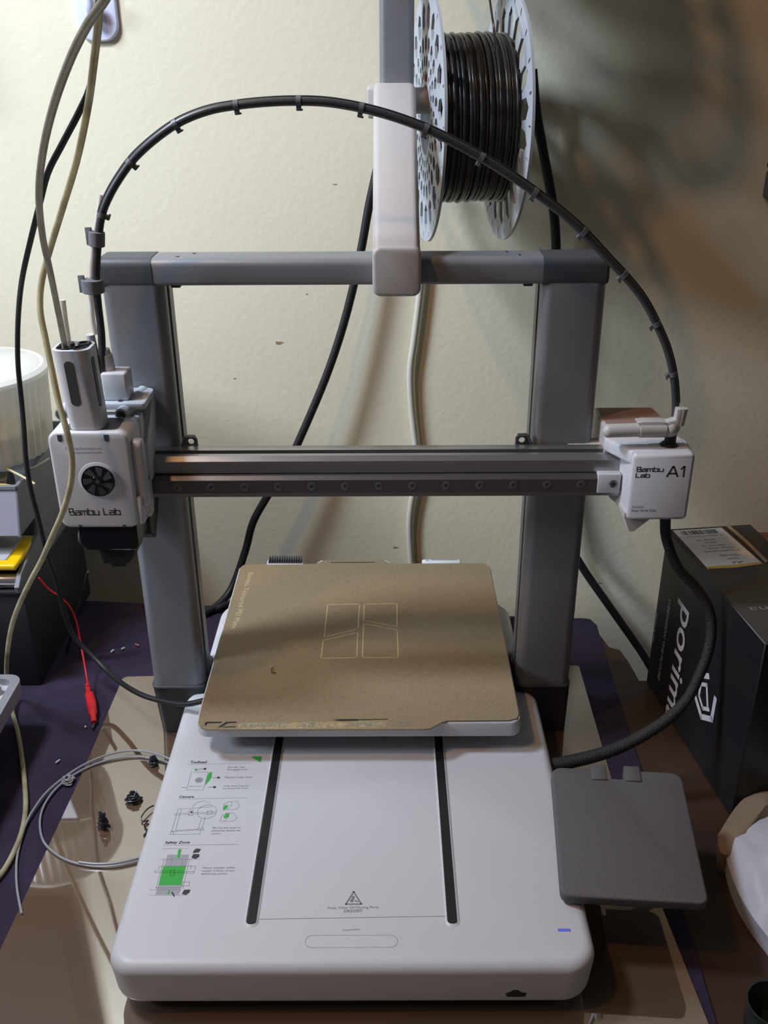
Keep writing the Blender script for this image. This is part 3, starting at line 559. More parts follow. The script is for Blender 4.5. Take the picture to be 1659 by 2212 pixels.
bm = newbm(); fill(bm, [(-95.2,-4.1,78.1),(22.9,-2.4,78.1),(22.2,-10.2,78.1),(-95.0,-11.9,78.1)], lift=0.05); obj('worn_strip', bm, ETCHL, bp)
bm = newbm(); text_bm(bm, 'PLA/ABS/PETG', *[(-92.6,-9.8,78.1),(-56.7,-9.2,78.1),(-92.7,-4.7,78.1)], depth=0.1); text_bm(bm, 'BAMBU', *[(-0.6,-6.9,78.1),(8.6,-6.8,78.1),(-0.6,-3.4,78.1)], depth=0.1); text_bm(bm, 'SURFACE', *[(6.0,-9.3,78.1),(19.2,-9.1,78.1),(6.0,-6.4,78.1)], depth=0.1)
for q in ([(-39.1,-4.4,78.1),(-34.3,-4.3,78.1),(-34.3,-9.1,78.1),(-39.1,-9.2,78.1)], [(33.6,-4.2,78.1),(38.8,-4.2,78.1),(38.5,-8.3,78.1),(33.3,-8.4,78.1)]): ribbon(bm, q, 0.5, closed=True)
for q in ([(-45.3,-4.4,78.1),(-40.9,-8.7,78.1)], [(-45.0,-8.7,78.1),(-41.3,-4.4,78.1)], [(29.2,-4.5,78.1),(31.0,-8.3,78.1)], [(40.6,-4.5,78.1),(42.3,-8.3,78.1)], [(-5.1,-4.9,78.1),(-4.3,-6.9,78.1),(-5.0,-9.2,78.1)], [(-3.6,-4.9,78.1),(-2.8,-6.9,78.1),(-3.5,-9.2,78.1)], [(-2.2,-4.9,78.1),(-1.4,-6.9,78.1),(-2.0,-9.2,78.1)], [(-37.8,-5.9,78.1),(-35.6,-5.9,78.1),(-35.9,-7.9,78.1)]): ribbon(bm, q, 0.6)
obj('strip_print', bm, PRINTL, bp)['kind'] = 'stuff'
bm = newbm(); fill(bm, [(-122.4,-4.5,78.1),(-121.7,-2.5,78.1),(-108.4,-2.3,78.1),(-109.2,-4.0,78.1),(-120.2,-4.3,78.1),(-121.1,-8.0,78.1)], lift=0.06); fill(bm, [(-111.3,-9.5,78.1),(-105.7,-2.6,78.1),(-96.9,-2.0,78.1),(-97.1,-3.8,78.1),(-104.0,-4.3,78.1),(-108.7,-9.4,78.1)], lift=0.06); fill(bm, [(-107.8,-8.7,78.1),(-96.9,-7.9,78.1),(-97.0,-9.4,78.1),(-106.9,-9.5,78.1)], lift=0.06)
fill(bm, [(-20.8,-0.7,78.1),(-15.3,0.5,78.1),(0.3,0.7,78.1),(0.3,-1.6,78.1),(-14.4,-2.1,78.1)], lift=0.06); fill(bm, [(0.7,0.1,78.1),(24.0,0.8,78.1),(24.0,-0.2,78.1),(0.7,-1.1,78.1)], lift=0.06); ribbon(bm, [(-35, 261.2, 78.1), (10, 261.2, 78.1)], 1.4); obj('stamped_slots', bm, BLACK, bp)['kind'] = 'stuff'
bm = newbm(); tube(bm, [(-75.7,71.6,79.0),(-77.0,68.1,79.0),(-75.7,63.3,79.0),(-72.5,63.3,79.0)], 0.35, 6, 4); obj('filament_hair', bm, BLACK, None, base=(-72, 70, 78.1)); tag(bpy.data.objects['filament_hair'], 'tiny curled dark filament hair lying on the gold build plate', 'filament scrap')

# ================================================================== spool stand and spool
sd = thing('spool_stand', 'white and gray spool stand clamped over the printer top beam', 'spool stand', (31, 95, 427))
bm = newbm(); prism(bm, rrect(14, 48.2, 403.5, 438, 6, 6), 'y', 57, 78.4, 2.5, 3, (1, 0)); box(bm, 14.4, 47.8, 76, 120, 427.4, 437.8, 1.5, 2); box(bm, 15, 47, 76, 112, 403.6, 406.4, 0.5, 1); obj('clamp_block', bm, WHITE2, sd)
bm = newbm(); prism(bm, [(64, 437.5), (64, 428.5), (118, 428.5), (130, 432), (236, 505), (250, 512), (250, 532), (240, 537), (208, 537)], 'x', 14.2, 47.6, 5, 4); obj('arm', bm, WHITE2, sd)
bm = newbm(); prism(bm, rrect(210, 252, 511, 535.5, 4), 'x', 9.2, 47, 2, 2); obj('joint_block', bm, WHITE2, sd)
bm = newbm(); cyl(bm, (45, 239, 523), (132, 249, 523), 10.2, 10.2, 28); obj('spool_axle', bm, WHITE2, sd)
bm = newbm(); prism(bm, rrect(19, 46.5, 222, 249, 5, 6), 'z', 530, 820); obj('pole', bm, ANOD, sd)
sp = thing('filament_spool', 'gray perforated spool of dark glossy filament hanging in view on the stand axle', 'filament spool', (90, 244, 508))
AX = Vector((0.9936, 0.113, 0)).normalized(); AV = Vector((-0.113, 0.9936, 0)).normalized(); CL = Vector((57.5, 240, 508)); SW = 66.0
def onflange(c): return Matrix(((AV.x, 0, AX.x, c.x), (AV.y, 0, AX.y, c.y), (0, 1, 0, c.z), (0, 0, 0, 1)))
def hexhole(r, a, rl, wd):
    """six-sided hole, long along the radius"""
    ca, sa = math.cos(a), math.sin(a); q = []
    for dr, dw in ((-rl/2, 0), (-rl/4, wd/2), (rl/4, wd/2), (rl/2, 0), (rl/4, -wd/2), (-rl/4, -wd/2)): q.append(((r+dr)*ca-dw*sa, (r+dr)*sa+dw*ca))
    return q
def flange(rings, rim):
    holes = [circ(0, 0, 27, 40)]
    for n_, r, rl, wd, ph in rings:
        for k in range(n_): holes.append(hexhole(r, 2*math.pi*(k+ph)/n_, rl, wd))
    return holed_plate(circ(0, 0, rim, 96), holes, 2.2)
me = flange([(20, 92.5, 6, 2.6, 0.0), (20, 77, 22, 15, 0.5), (24, 57.5, 14, 9.5, 0.0), (24, 44.5, 10, 7, 0.5), (24, 34.5, 7, 5, 0.0)], 97)
bm = newbm(); bm.from_mesh(me); bpy.data.meshes.remove(me); bmesh.ops.transform(bm, matrix=onflange(CL), verts=bm.verts); obj('flange', bm, SPOOL, sp, angle=20)
me = flange([(24, 90.5, 8, 2.4, 0.0), (20, 70, 30, 15.5, 0.5), (20, 46, 16, 9.5, 0.0), (20, 34, 7, 5.0, 0.5)], 97)
bm = newbm(); bm.from_mesh(me); bpy.data.meshes.remove(me); bmesh.ops.transform(bm, matrix=onflange(CL+AX*SW), verts=bm.verts); obj('flange', bm, SPOOL, sp, angle=20)
bm = newbm(); lathe(bm, [(29.5, 0.5), (29.5, SW-0.5), (27, SW-0.5), (27, 0.5), (29.5, 0.5)], CL, AX, 40, caps=False); obj('hub', bm, SPOOL, sp)
bm = newbm(); lathe(bm, [(29.6, 1.4), (63.2, 1.4), (63.2, SW-1.4), (29.6, SW-1.4)], CL, AX, 64, caps=False)
turns = 23; npt = turns*40; pts = []
for i in range(npt+1):
    a_ = 2*math.pi*i/40; f_ = i/npt; h_ = 3+(SW-6)*f_ + 0.5*math.sin(a_*0.37)
    rr_ = 64.0+0.9*math.sin(i/40*2.3)+0.4*math.sin(a_+i*0.01)
    pts.append(CL+AX*h_+AV*rr_*math.cos(a_)+Vector((0, 0, 1))*rr_*math.sin(a_))
tube(bm, pts, 1.3, 7, 1); obj('wound_filament', bm, FILA, sp, angle=60)
bm = newbm(); tube(bm, [(102.2,215.0,607.5),(102.2,195.0,594.3),(103.1,178.0,581.5),(104.4,172.0,570.7),(105.0,170.0,559.9)], 0.9, 8, 6); obj('loose_filament_end', bm, FILA, sp)
bm = newbm(); q = CL+Vector((0, 0, 1))*29.5-AX*1.4-AV*1
box(bm, q.x-0.5, q.x+0.5, q.y-4, q.y+4, q.z, q.z+5); obj('red_tag', bm, RED, sp)

s2 = sp.copy(); sc.collection.objects.link(s2); s2.location = sp.location + Vector((4, 0, 222))*S  # unseen second spool, assumed from the shade on the upper right wall
s2['label'] = 'gray perforated spool of dark filament on the stand, unseen above the upper edge of the photo'
for ch in list(sp.children):
    if ch.name.startswith('loose') or ch.name.startswith('red'): continue
    c = ch.copy(); sc.collection.objects.link(c); c.parent = s2
bm = newbm(); prism(bm, rrect(210, 252, 732, 757.5, 4), 'x', 9.2, 47, 2, 2); obj('joint_block', bm, WHITE2, sd)
bm = newbm(); cyl(bm, (45, 239, 745), (132, 249, 745), 10.2, 10.2, 28); obj('spool_axle', bm, WHITE2, sd)

# ================================================================== hose arching over the printer
hs = thing('cable_hose', 'black ribbed cable hose arching from the toolhead to the right motor', 'cable hose', (-180, 50, 331))
path = [(-182.4,52.0,349.6),(-181.3,51.7,362.9),(-179.6,51.4,379.9),(-179.1,51.1,399.9),(-178.2,50.9,416.2),(-175.6,50.6,432.1),(-172.2,50.3,447.7),(-168.1,50.0,461.5),(-162.6,49.7,472.0),(-154.2,49.4,483.8),(-141.7,49.1,497.7),(-125.7,48.9,510.1),(-109.0,48.6,519.9),(-90.4,48.3,526.4),(-72.3,48.0,529.4),(-51.9,47.7,531.2),(-32.0,47.4,531.7),(-12.7,47.1,530.8),(8.0,46.9,527.4),(28.8,46.6,522.1),(49.7,46.3,514.8),(67.9,46.0,506.6),(86.3,45.7,497.2),(104.9,45.4,486.5),(122.4,45.1,475.3),(140.1,44.9,463.1),(156.7,44.6,449.6),(173.8,44.3,433.2),(189.5,44.0,418.2),(202.1,43.7,403.8),(213.0,43.4,386.9),(222.2,43.1,369.6),(229.1,42.9,350.6),(233.0,42.6,332.5),(234.6,42.3,316.6),(234.7,42.0,298.6)]
bm = newbm(); tube(bm, path, 2.75, 12, 5); obj('sleeve', bm, HOSE, hs)
bm = newbm(); sp_ = smooth(path, 5); cen = Vector((30, 46, 360))
out_pts = [p+(p-cen).normalized()*2.9+Vector((0, 1.0, 0)) for p in sp_[35:-9]]
tube(bm, out_pts, 0.9, 8, 1); obj('thin_tube', bm, BLACK, hs)
CLP = [(-163.5,46.0,459.6),(-141.8,46.0,490.5),(-109.2,46.0,512.5),(-71.6,46.0,526.2),(-32.0,46.0,529.8),(8.9,46.0,526.4),(48.8,46.0,514.3),(86.4,46.0,494.9),(121.7,46.0,473.8),(155.8,46.0,448.1),(187.2,46.0,419.7),(212.5,46.0,388.5),(230.4,46.0,349.6)]
def nearest(p):
    i = min(range(2, len(sp_)-2), key=lambda i: (sp_[i]-Vector(p)).length_squared); return sp_[i], (sp_[i+2]-sp_[i-2]).normalized()
for p in CLP:
    bm = newbm(); c_, d_ = nearest(p); inw = (cen-c_); inw = (inw-d_*inw.dot(d_)); inw.y = 0; inw.normalize()
    lathe(bm, [(3.1, -1.6), (3.3, -1.6), (3.3, 1.6), (3.1, 1.6)], c_, d_, 16); s_ = d_.cross(inw)
    Mx = Matrix(((d_.x, s_.x, inw.x, c_.x), (d_.y, s_.y, inw.y, c_.y), (d_.z, s_.z, inw.z, c_.z), (0, 0, 0, 1)))
    box(bm, -1.6, 1.6, -1.6, 1.6, 2.6, 5.2, 0.4, 1, M=Mx); box(bm, -1.6, 2.6, -1.4, 1.4, 4.4, 5.6, 0.3, 1, M=Mx); obj('hose_clip', bm, CLIP, hs)
wt = thing('thin_white_tube', 'thin white tube strapped beside the hose at the toolhead', 'tube', (-190, 52, 378))
bm = newbm(); tube(bm, [(-167.7,54.0,474.4),(-170.7,54.0,463.9),(-174.6,54.0,451.7),(-178.4,54.0,437.8),(-181.5,54.0,422.0),(-184.0,54.0,405.8),(-185.3,54.0,389.3),(-184.8,54.0,378.6)], 1.9, 10, 5); obj('tube_wall', bm, CLEART, wt)
for i_, (nm, P_, w_) in enumerate((('upper ', [(-173.3,51.0,450.7),(-174.6,51.0,440.8)], 5.0), ('lower ', [(-180.8,51.0,418.4),(-181.1,51.0,409.1)], 7.2))):
    bm = newbm(); lathe(bm, [(w_, 0), (w_+0.5, 0.4), (w_+0.5, (Vector(P_[1])-Vector(P_[0])).length-0.4), (w_, (Vector(P_[1])-Vector(P_[0])).length), (w_-1.2, (Vector(P_[1])-Vector(P_[0])).length)], P_[0], Vector(P_[1])-Vector(P_[0]), 20)
    e_ = Vector(P_[0])+Vector((-w_*0.9, -1, 0)); box(bm, e_.x-3, e_.x+1.5, e_.y-1, e_.y+1, e_.z-9, e_.z+3, 0.5)
    tag(obj('velcro_strap', bm, VELCRO, None, base=P_[1]), ('gray hook and loop strap around the hose above the beam end' if i_ == 0 else 'wider gray strap round hose and tube at the beam end, below the other strap'), 'strap')

# ================================================================== loose tubes and cables
def cable(name, label, cat, pts, r, m, k=6, n=10, flat=1.0):
    bm = newbm(); tube(bm, pts, r, n, k, flat=flat); z = min(pts, key=lambda p: p[2]); return tag(obj(name, bm, m, None, base=z), label, cat)
cable('feed_tube', 'gray feed tube curving down past the wall hook into the toolhead hub', 'tube', [(-80.2,-190.0,589.5),(-90.2,-180.0,580.3),(-101.5,-168.0,571.9),(-116.8,-148.0,558.4),(-136.7,-118.0,537.9),(-153.8,-92.0,515.1),(-167.7,-68.0,490.4),(-177.6,-44.0,463.9),(-182.7,-26.0,441.5),(-187.9,-8.0,417.3),(-192.6,8.0,395.0),(-194.7,15.0,380.3),(-195.3,15.0,372.2)], 2.05, PTFE)
cable('feed_tube', 'long yellowed tube hanging past the wall hook and the toolhead face down to the felt', 'tube', [(-102.2,-136.0,592.9),(-107.2,-124.0,582.6),(-112.5,-112.0,571.5),(-121.6,-92.0,557.4),(-135.0,-66.0,534.9),(-152.6,-40.0,505.6),(-172.0,-18.0,475.8),(-189.0,-4.0,447.1),(-196.7,-4.0,428.3),(-199.0,-8.0,411.4),(-196.8,-13.0,394.5),(-194.1,-18.0,374.3),(-191.2,-23.0,353.9),(-187.5,-27.0,336.0),(-187.5,-25.0,317.0),(-190.1,-24.0,301.4),(-195.3,-22.0,286.7),(-204.0,-18.0,268.8),(-216.9,-8.0,247.4),(-233.8,8.0,219.9),(-252.7,26.0,191.8),(-275.5,50.0,156.5),(-296.9,76.0,120.1),(-315.8,100.0,80.6)]+[(-334.9,127.2,34.0),(-330.1,111.1,14.0),(-323.0,98.5,5.0),(-307.9,68.4,2.5),(-285.0,14.1,2.2),(-273.1,-19.0,2.2),(-267.7,-44.8,2.2),(-266.9,-69.1,2.2),(-269.2,-87.5,2.2),(-276.5,-105.1,2.2)], 2.1, PTFEB)
cable('tube_stub', 'short clear tube stub standing in the toolhead hub', 'tube', [(-193.8,22.0,410.8),(-194.2,22.0,397.6),(-194.2,22.0,383.2),(-194.7,22.0,375.0)], 2.0, CLEART)
cable('power_cord', 'thin black cord running down the far left past the clear tub to the bed', 'cord', [(-106.7,-112.0,594.4),(-115.6,-92.0,579.9),(-125.3,-72.0,563.7),(-136.9,-50.0,544.5),(-147.4,-40.0,531.3),(-163.0,-30.0,513.0),(-178.1,-16.0,496.3),(-192.9,4.0,475.5),(-212.5,32.0,448.1),(-232.2,62.0,420.5),(-251.2,96.0,392.9),(-269.2,128.0,359.5),(-280.5,146.0,327.4),(-285.0,152.0,297.3),(-285.9,148.0,269.6),(-288.1,146.0,240.5),(-288.4,146.0,214.1),(-286.8,146.0,191.6),(-285.5,146.0,168.5),(-285.1,148.0,146.2),(-282.1,150.0,123.3),(-280.4,152.0,87.1),(-274.9,152.0,58.8),(-250.4,140.0,36.8),(-226.8,115.0,34.4),(-199.4,84.0,42.4),(-176.9,68.0,46.7),(-150.7,52.0,54.6),(-131.0,46.0,63.4)], lambda t: 1.8+0.7*t, RUBBER)
cable('power_cord', 'thick black cord hanging behind the spool arm down the wall left of the bed', 'cord', [(18.9,345.0,473.1),(12.5,345.0,446.0),(6.9,345.0,422.5),(0.1,344.0,387.6),(-8.3,343.0,350.7),(-21.9,342.0,302.6),(-40.4,340.0,251.7),(-66.8,338.0,191.9),(-83.0,336.0,159.7),(-109.2,334.0,117.8),(-125.0,332.0,89.4),(-135.2,330.0,55.7),(-150.2,314.0,18.4),(-165.0,296.0,5.2),(-178.2,282.0,3.7)], 4.4, RUBBER)
cable('power_cord', 'black cord curving in behind the white rear housing left of the bed', 'cord', [(-186.9,285.0,-31.4),(-178.2,290.0,-10.3),(-167.3,292.0,1.7),(-150.9,290.0,10.6),(-129.4,270.0,25.5)], 4.0, RUBBER)
cable('power_cord', 'thick black cord dropping behind the spool right flange to the top beam', 'cord', [(155.8,330.0,544.2),(161.4,330.0,509.6),(169.7,332.0,477.6),(178.2,334.0,446.5),(184.4,334.0,421.1),(189.0,334.0,388.5),(191.5,334.0,348.1),(196.7,334.0,262.5),(207.6,334.0,159.2),(225.3,330.0,71.6),(241.8,326.0,37.3),(275.6,312.0,-8.9),(315.4,300.0,-63.5),(334.0,292.0,-95.1)], 4.6, RUBBER)
cable('white_cord', 'white cord hanging down the wall behind the middle of the printer', 'cord', [(60.7,354.4,371.9),(57.5,354.7,334.7),(52.7,355.1,291.4),(48.6,355.4,256.5),(49.8,355.3,220.6),(53.1,355.0,189.0),(56.3,354.8,159.4),(55.6,354.8,128.8),(50.7,355.2,100.3),(48.8,355.3,71.1),(50.6,355.2,35.4),(53.6,355.0,-1.3)], 3.6, WCABLE)
cable('braided_cord', 'thick black braided cord from the right motor past the dark box to the base', 'cord', [(237.9,44.0,234.6),(241.2,44.0,216.6),(252.3,42.0,192.9),(268.2,40.0,176.0),(279.3,36.0,159.1),(282.8,31.0,141.8),(280.6,25.0,123.8),(273.6,18.0,105.4),(264.0,11.0,87.4),(244.8,2.0,72.3),(215.8,-3.0,54.6),(189.1,-6.0,44.9),(157.5,-8.0,37.7)], lambda t: 4.1+1.5*max(0, t-0.6)/0.4, BRAID)
cable('black_strap', 'flat black strap hanging behind the toolhead down to the felt', 'strap', [(-265.4,190.0,108.1),(-272.8,190.0,87.4),(-283.4,190.0,61.1),(-295.6,195.0,28.1),(-303.3,200.0,8.1)], 3.2, RUBBER, flat=0.4)
al = thing('alligator_lead', 'thin red test lead with a red insulated crocodile clip on the felt', 'test lead', [(-248.6,94.3,0.0)][0])
bm = newbm(); tube(bm, [(-303.1,164.0,116.4),(-296.7,166.0,103.1),(-287.9,168.0,92.8),(-281.4,172.0,79.0),(-278.4,174.0,60.5),(-277.1,172.0,40.4),(-273.2,162.0,28.2),(-268.6,150.0,17.6),(-262.8,134.0,14.4)], 0.9, 8, 5); obj('wire', bm, RED, al)
bm = newbm(); tube(bm, [(-268.5,148.7,6.0),(-265.2,139.5,5.0),(-259.3,126.3,5.0),(-252.7,108.5,5.0),(-247.2,92.6,4.0)], lambda t: [2.2, 2.4, 4.2, 4.6, 4.2, 2.6][min(5, int(t*5.99))], 12, 5, flat=0.8); obj('clip_boot', bm, RED, al)
bm = newbm(); box(bm, *(lambda p: (p[0]-0.8, p[0]+0.8, p[1]-5, p[1]+2, 1, 3))([(-247.1,91.1,2.0)][0])); obj('clip_jaw', bm, STEEL, al)

# wall hook
hk = thing('wall_hook', 'white adhesive hook on the wall carrying the tubes, upper left', 'wall hook', [(-246.1,383.5,569.7)][0])
c_ = wall_pt(-243, 610); Mh = Matrix(((WD.x, WN.x, 0, c_.x), (WD.y, WN.y, 0, c_.y), (0, 0, 1, c_.z), (0, 0, 0, 1)))
bm = newbm(); prism(bm, rrect(-19.5, 19.5, -41, 45, (15, 15, 8, 8), 8), 'y', -5, -0.2, 2, 3, (1, 0), M=Mh); obj('hook_plate', bm, HOOKP, hk)
bm = newbm(); tube(bm, [Mh @ Vector(p) for p in ((0, -5, 25), (0, -6, -5), (0, -12, -18), (0, -19, -14), (0, -20, -4))], 4.5, 12, 6); obj('hook_prong', bm, HOOKP, hk)

# ================================================================== left hand storage
lb = thing('storage_box', 'low dark storage box standing on the felt at the left edge', 'storage box', (-420, 240, -1))
bm = newbm(); box(bm, -540, -317, 156, 335, -1, 103, 2); obj('body', bm, DARKBOX, lb)
bm = newbm(); box(bm, -541, -316, 154, 337, 103, 107, 1); obj('lid', bm, DARKBOX, lb)
bm = newbm(); lathe(bm, [(6.5, 0), (7, 0.8), (7, 158), (6.5, 159)], (-478, 163, 114.2), (1, 0, 0), 24); tag(obj('steel_tube', bm, CHROME, None, base=(-400, 163, 107)), 'short satin steel tube lying on the dark storage box', 'tube')
bt = thing('battery_pack', 'flat silver battery pouch edged with yellow tape on the gray tray', 'battery', (-390, 186, 131))
tr = thing('gray_tray', 'gray sloping tray below the bin carrying the taped battery', 'tray', (-400, 230, 107))
bm = newbm(); prism(bm, [(172, 107.2), (325, 107.2), (325, 128), (172, 128)], 'x', -520, -322, 1, 2); obj('floor_panel', bm, DARKBOX, tr)
bm = newbm(); prism(bm, [(150, 108), (325, 107.2), (325, 156), (226, 156), (214, 136), (160, 124), (148, 115)], 'x', -321.5, -316.5, 1, 2); obj('side_panel', bm, BINM, tr)
bm = newbm(); box(bm, -500, -319.5, 156, 218, 128.1, 134, 2, 3); obj('tape_edge', bm, KAPTON, bt)
bm = newbm(); prism(bm, rrect(-492, -331, 166, 214, 2), 'z', 133.6, 135.2, 1.0, 2); obj('pouch', bm, SILVER, bt)
ub = thing('storage_bin', 'open gray storage bin with high sides holding cables, under the clear tub', 'storage bin', (-420, 240, 156))
bm = newbm(); prism(bm, [(171, 157), (174, 157), (186, 199), (183, 199)], 'x', -540, -317, 0.6, 1); fr = obj('front_panel', bm, BINF, ub)
bm = newbm(); prism(bm, [(181.5, 199), (186.5, 199), (186.5, 202), (181.5, 202)], 'x', -541, -316.5, 0.6, 1); obj('front_rim', bm, BINM, ub)
bm = newbm(); prism(bm, [(171, 156), (325, 156), (325, 200), (300, 200), (184, 202)], 'x', -319.5, -315.5, 0.8, 1); obj('side_panel', bm, BINM, ub)
bm = newbm(); box(bm, -538, -319.5, 174, 325, 156, 160); obj('floor_panel', bm, BINM, ub)
bm = newbm(); box(bm, -540, -317, 325, 329, 156, 212, 0.8); obj('back_panel', bm, BINM, ub)
bm = newbm(); lathe(bm, [(0.2, 0), (13, 0.5), (13.5, 1.5), (13.5, 118), (13, 119), (0.2, 119.5)], (-452, 206, 190), (1, 0.05, 0), 28); tag(obj('silver_roll', bm, CHROME, None, base=(-400, 206, 176)), 'silvery white roll lying across the gray bin', 'roll')
bm = newbm(); lathe(bm, [(0.2, 0), (6.3, 0.5), (6.4, 70), (5.2, 72), (3.4, 84), (3.2, 90), (0.2, 90.5)], (-410, 190.5, 198), (1, 0.03, -0.03), 20); tag(obj('yellow_marker', bm, YELLOWM, None, base=(-380, 191, 192)), 'yellow marker pen lying along the front rim of the gray bin', 'marker')
cable('thin_lead', 'thin cream lead lying in the gray bin in front of the clear tub', 'cable', [(-344.1,200.0,212.5),(-330.3,198.0,213.3),(-321.1,195.0,210.8),(-310.2,192.0,206.0),(-301.7,190.0,201.2)], 1.1, CREAM)
cable('thin_lead', 'thin white lead bending along the right side of the gray bin', 'cable', [(-332.0,212.0,207.3),(-318.9,212.0,207.2),(-311.6,216.0,206.4),(-306.8,228.0,206.1),(-305.4,245.0,203.8)], 1.0, WCABLE)
tu = thing('clear_tub', 'clear ribbed plastic tub with a lid standing in the gray bin', 'tub', (-367, 246, 214))
bm = newbm(); prof_n = 90; cx, cy = -367, 246
def ringpts(r, z, rib): return [(cx+(r+rib*math.cos(45*2*math.pi*i/180))*math.cos(2*math.pi*i/180), cy+(r+rib*math.cos(45*2*math.pi*i/180))*math.sin(2*math.pi*i/180), z) for i in range(180)]
RR = [[bm.verts.new(p) for p in ringpts(r, z, rb)] for r, z, rb in ((62, 214, 1.1), (64, 217, 1.1), (66, 244, 1.1), (68, 281, 1.1), (70, 289, 0.4))]
for A, B in zip(RR, RR[1:]):
    for i in range(180): bm.faces.new((A[i], A[(i+1) % 180], B[(i+1) % 180], B[i]))
bm.faces.new(RR[0][::-1]); bmesh.ops.recalc_face_normals(bm, faces=bm.faces); obj('ribbed_wall', bm, TUBP, tu)
bm = newbm(); lathe(bm, [(71, 282), (71.5, 284), (71, 287), (67, 290), (64, 289), (58, 292), (0.1, 293)], (cx, cy, 6), (0, 0, 1), 60); obj('lid', bm, TUBP, tu)
bm = newbm(); lathe(bm, [(55, 210), (57, 232), (56, 234), (0.1, 234)], (cx-2, cy-2, 6), (0, 0, 1), 40); obj('contents', bm, CREAM, tu)
# metal plate with standoffs nearer the viewer
mp = thing('metal_bracket_plate', 'gray cast metal frame with white inside and screw posts, left edge', 'bracket', (-390, 10, -1))
bm = newbm(); outl = rrect(-480, -301.5, -70, 89, 12, 6); inn_ = [rrect(-474, -309, -63, 82, 8, 6)]
me = holed_plate(outl, inn_, 14); bm.from_mesh(me); bpy.data.meshes.remove(me); bmesh.ops.translate(bm, vec=(0, 0, 53), verts=bm.verts); obj('rim', bm, GRAYMET, mp)
bm = newbm(); box(bm, -476, -307, -65, 84, 47, 53, 1); obj('white_floor', bm, WHITE, mp)
for x, y in ((-319, 70), (-460, 70)):
    bm = newbm(); lathe(bm, [(4, 52.5), (4, 61), (1.8, 61.2), (1.6, 56)], (x, y, 0), (0, 0, 1), 20); obj('screw_post', bm, WHITE2, mp)
bm = newbm(); tube(bm, [(-322, 76, 56), (-360, 74, 56), (-420, 60, 56)], 2, 8, 3); obj('cross_rib', bm, GRAYMET, mp)
for x in (-470, -430):
    for y in (-55, 70):
        bm = newbm(); box(bm, x-6, x+6, y-6, y+6, -1, 47); obj('foot', bm, DGRAY, mp)

# ================================================================== right hand side
fb = thing('filament_box', 'dark printed filament box standing on its end beside the printer', 'box', (308, 66, -3.2))
ex = Vector((22, -181, 0)).normalized(); ew = Vector((181, 22, 0)).normalized()    # along the side face towards the viewer, across the box
P0 = Vector((279, 162, -2.8)); BL, BW, BH = 189.0, 80.0, 168.2
Mb = Matrix(((ex.x, ew.x, 0, P0.x), (ex.y, ew.y, 0, P0.y), (0, 0, 1, P0.z), (0, 0, 0, 1)))
bm = newbm(); box(bm, 0, BL, 0, BW, 0, BH, 0.8, 1, M=Mb); obj('carton', bm, BOXM, fb)
bm = newbm(); box(bm, 1, BL-1, 1, BW-1, BH-0.2, BH+0.5, M=Mb); obj('top_flap', bm, BOXTOP, fb)
bm = newbm(); tube(bm, [Mb @ Vector((2, 57, BH+1)), Mb @ Vector((36, 58.5, BH+1.8)), Mb @ Vector((72, 60, BH+0.6))], 1.6, 8, 4); obj('torn_edge', bm, CARDE, fb)
def onb(x, y, dz=0.6): return Mb @ Vector((x, y, BH+dz))
bm = newbm(); prism(bm, [(4, 4), (4, 50), (74, 55), (77, 30), (76, 5.5)], 'z', BH+0.45, BH+0.8, M=Mb); obj('paper_label', bm, LABELP, fb)
bm = newbm(); prism(bm, [(72.6, 5.2), (72.6, 30), (70.6, 54.8), (74, 55), (77, 30), (76, 5.5)], 'z', BH+0.8, BH+0.95, M=Mb); obj('label_band', bm, LABELY, fb)
bm = newbm()
random.seed(3); y_ = 9.0
while y_ < 41:
    wd_ = random.choice((0.4, 0.6, 1.0, 1.4)); fill(bm, [onb(6.5, y_, 0.85), onb(6.5, y_+wd_, 0.85), onb(14.5, y_+wd_+0.4, 0.85), onb(14.5, y_+0.4, 0.85)], lift=0.05); y_ += wd_+random.choice((0.4, 0.7, 1.0))
def labtxt(s, x, y0, y1, h): text_bm(bm, s, onb(x, y1, 0.85), onb(x, y0, 0.85), onb(x+h, y1, 0.85), depth=0.08)
labtxt('8 683214 001457', 17.5, 10, 44, 1.6); labtxt('Batch: 2024  11/06', 25, 17, 34, 2.0); labtxt('Weight: 1.0 kg', 30.5, 22, 33, 1.8); labtxt('Diameter: 1.75 mm  +/-0.02', 36, 17, 38, 1.8)
labtxt('Print temp. : 200-230 C', 41, 19, 44, 1.8); labtxt('Bed temp. : 50-60 C   Speed: 40-120', 46.5, 15, 47, 1.8); labtxt('1.75mm 1000g', 54.5, 25, 43, 2.6); labtxt('YELLOW', 60.5, 29, 40, 2.8); labtxt('ePLA', 67, 30, 40, 3.4)
obj('label_print', bm, PRINT, fb)
def onf(x, z): return Mb @ Vector((x, -0.05, z+3.2))
bm = newbm()      # big word down the side face, read from the back top to the front bottom
def side_text(s, x_base, x_top, z0, z1, **k): text_bm(bm, s, onf(x_base, z0), onf(x_base, z1), onf(x_top, z0), depth=0.1, **k)
side_text('porima', 50, 75.5, 118, -10, shear=0.05, thick=0.012)
side_text('DIMENSION THE FUTURE', 23.5, 28.5, 106, 17, thick=0.01); side_text('filament & resin', -0.5+3, 5, 78, 45); obj('box_lettering', bm, BOXPRINT, fb); bm = newbm()
ctr = onf(126, 66)
def hexr(r): return [onf(116+r*math.sin(math.radians(60*k))*0.95, 64+r*math.cos(math.radians(60*k))) for k in range(6)]
NF = Vector((-ew.x, -ew.y, 0))
h1 = hexr(21); h2 = hexr(12)
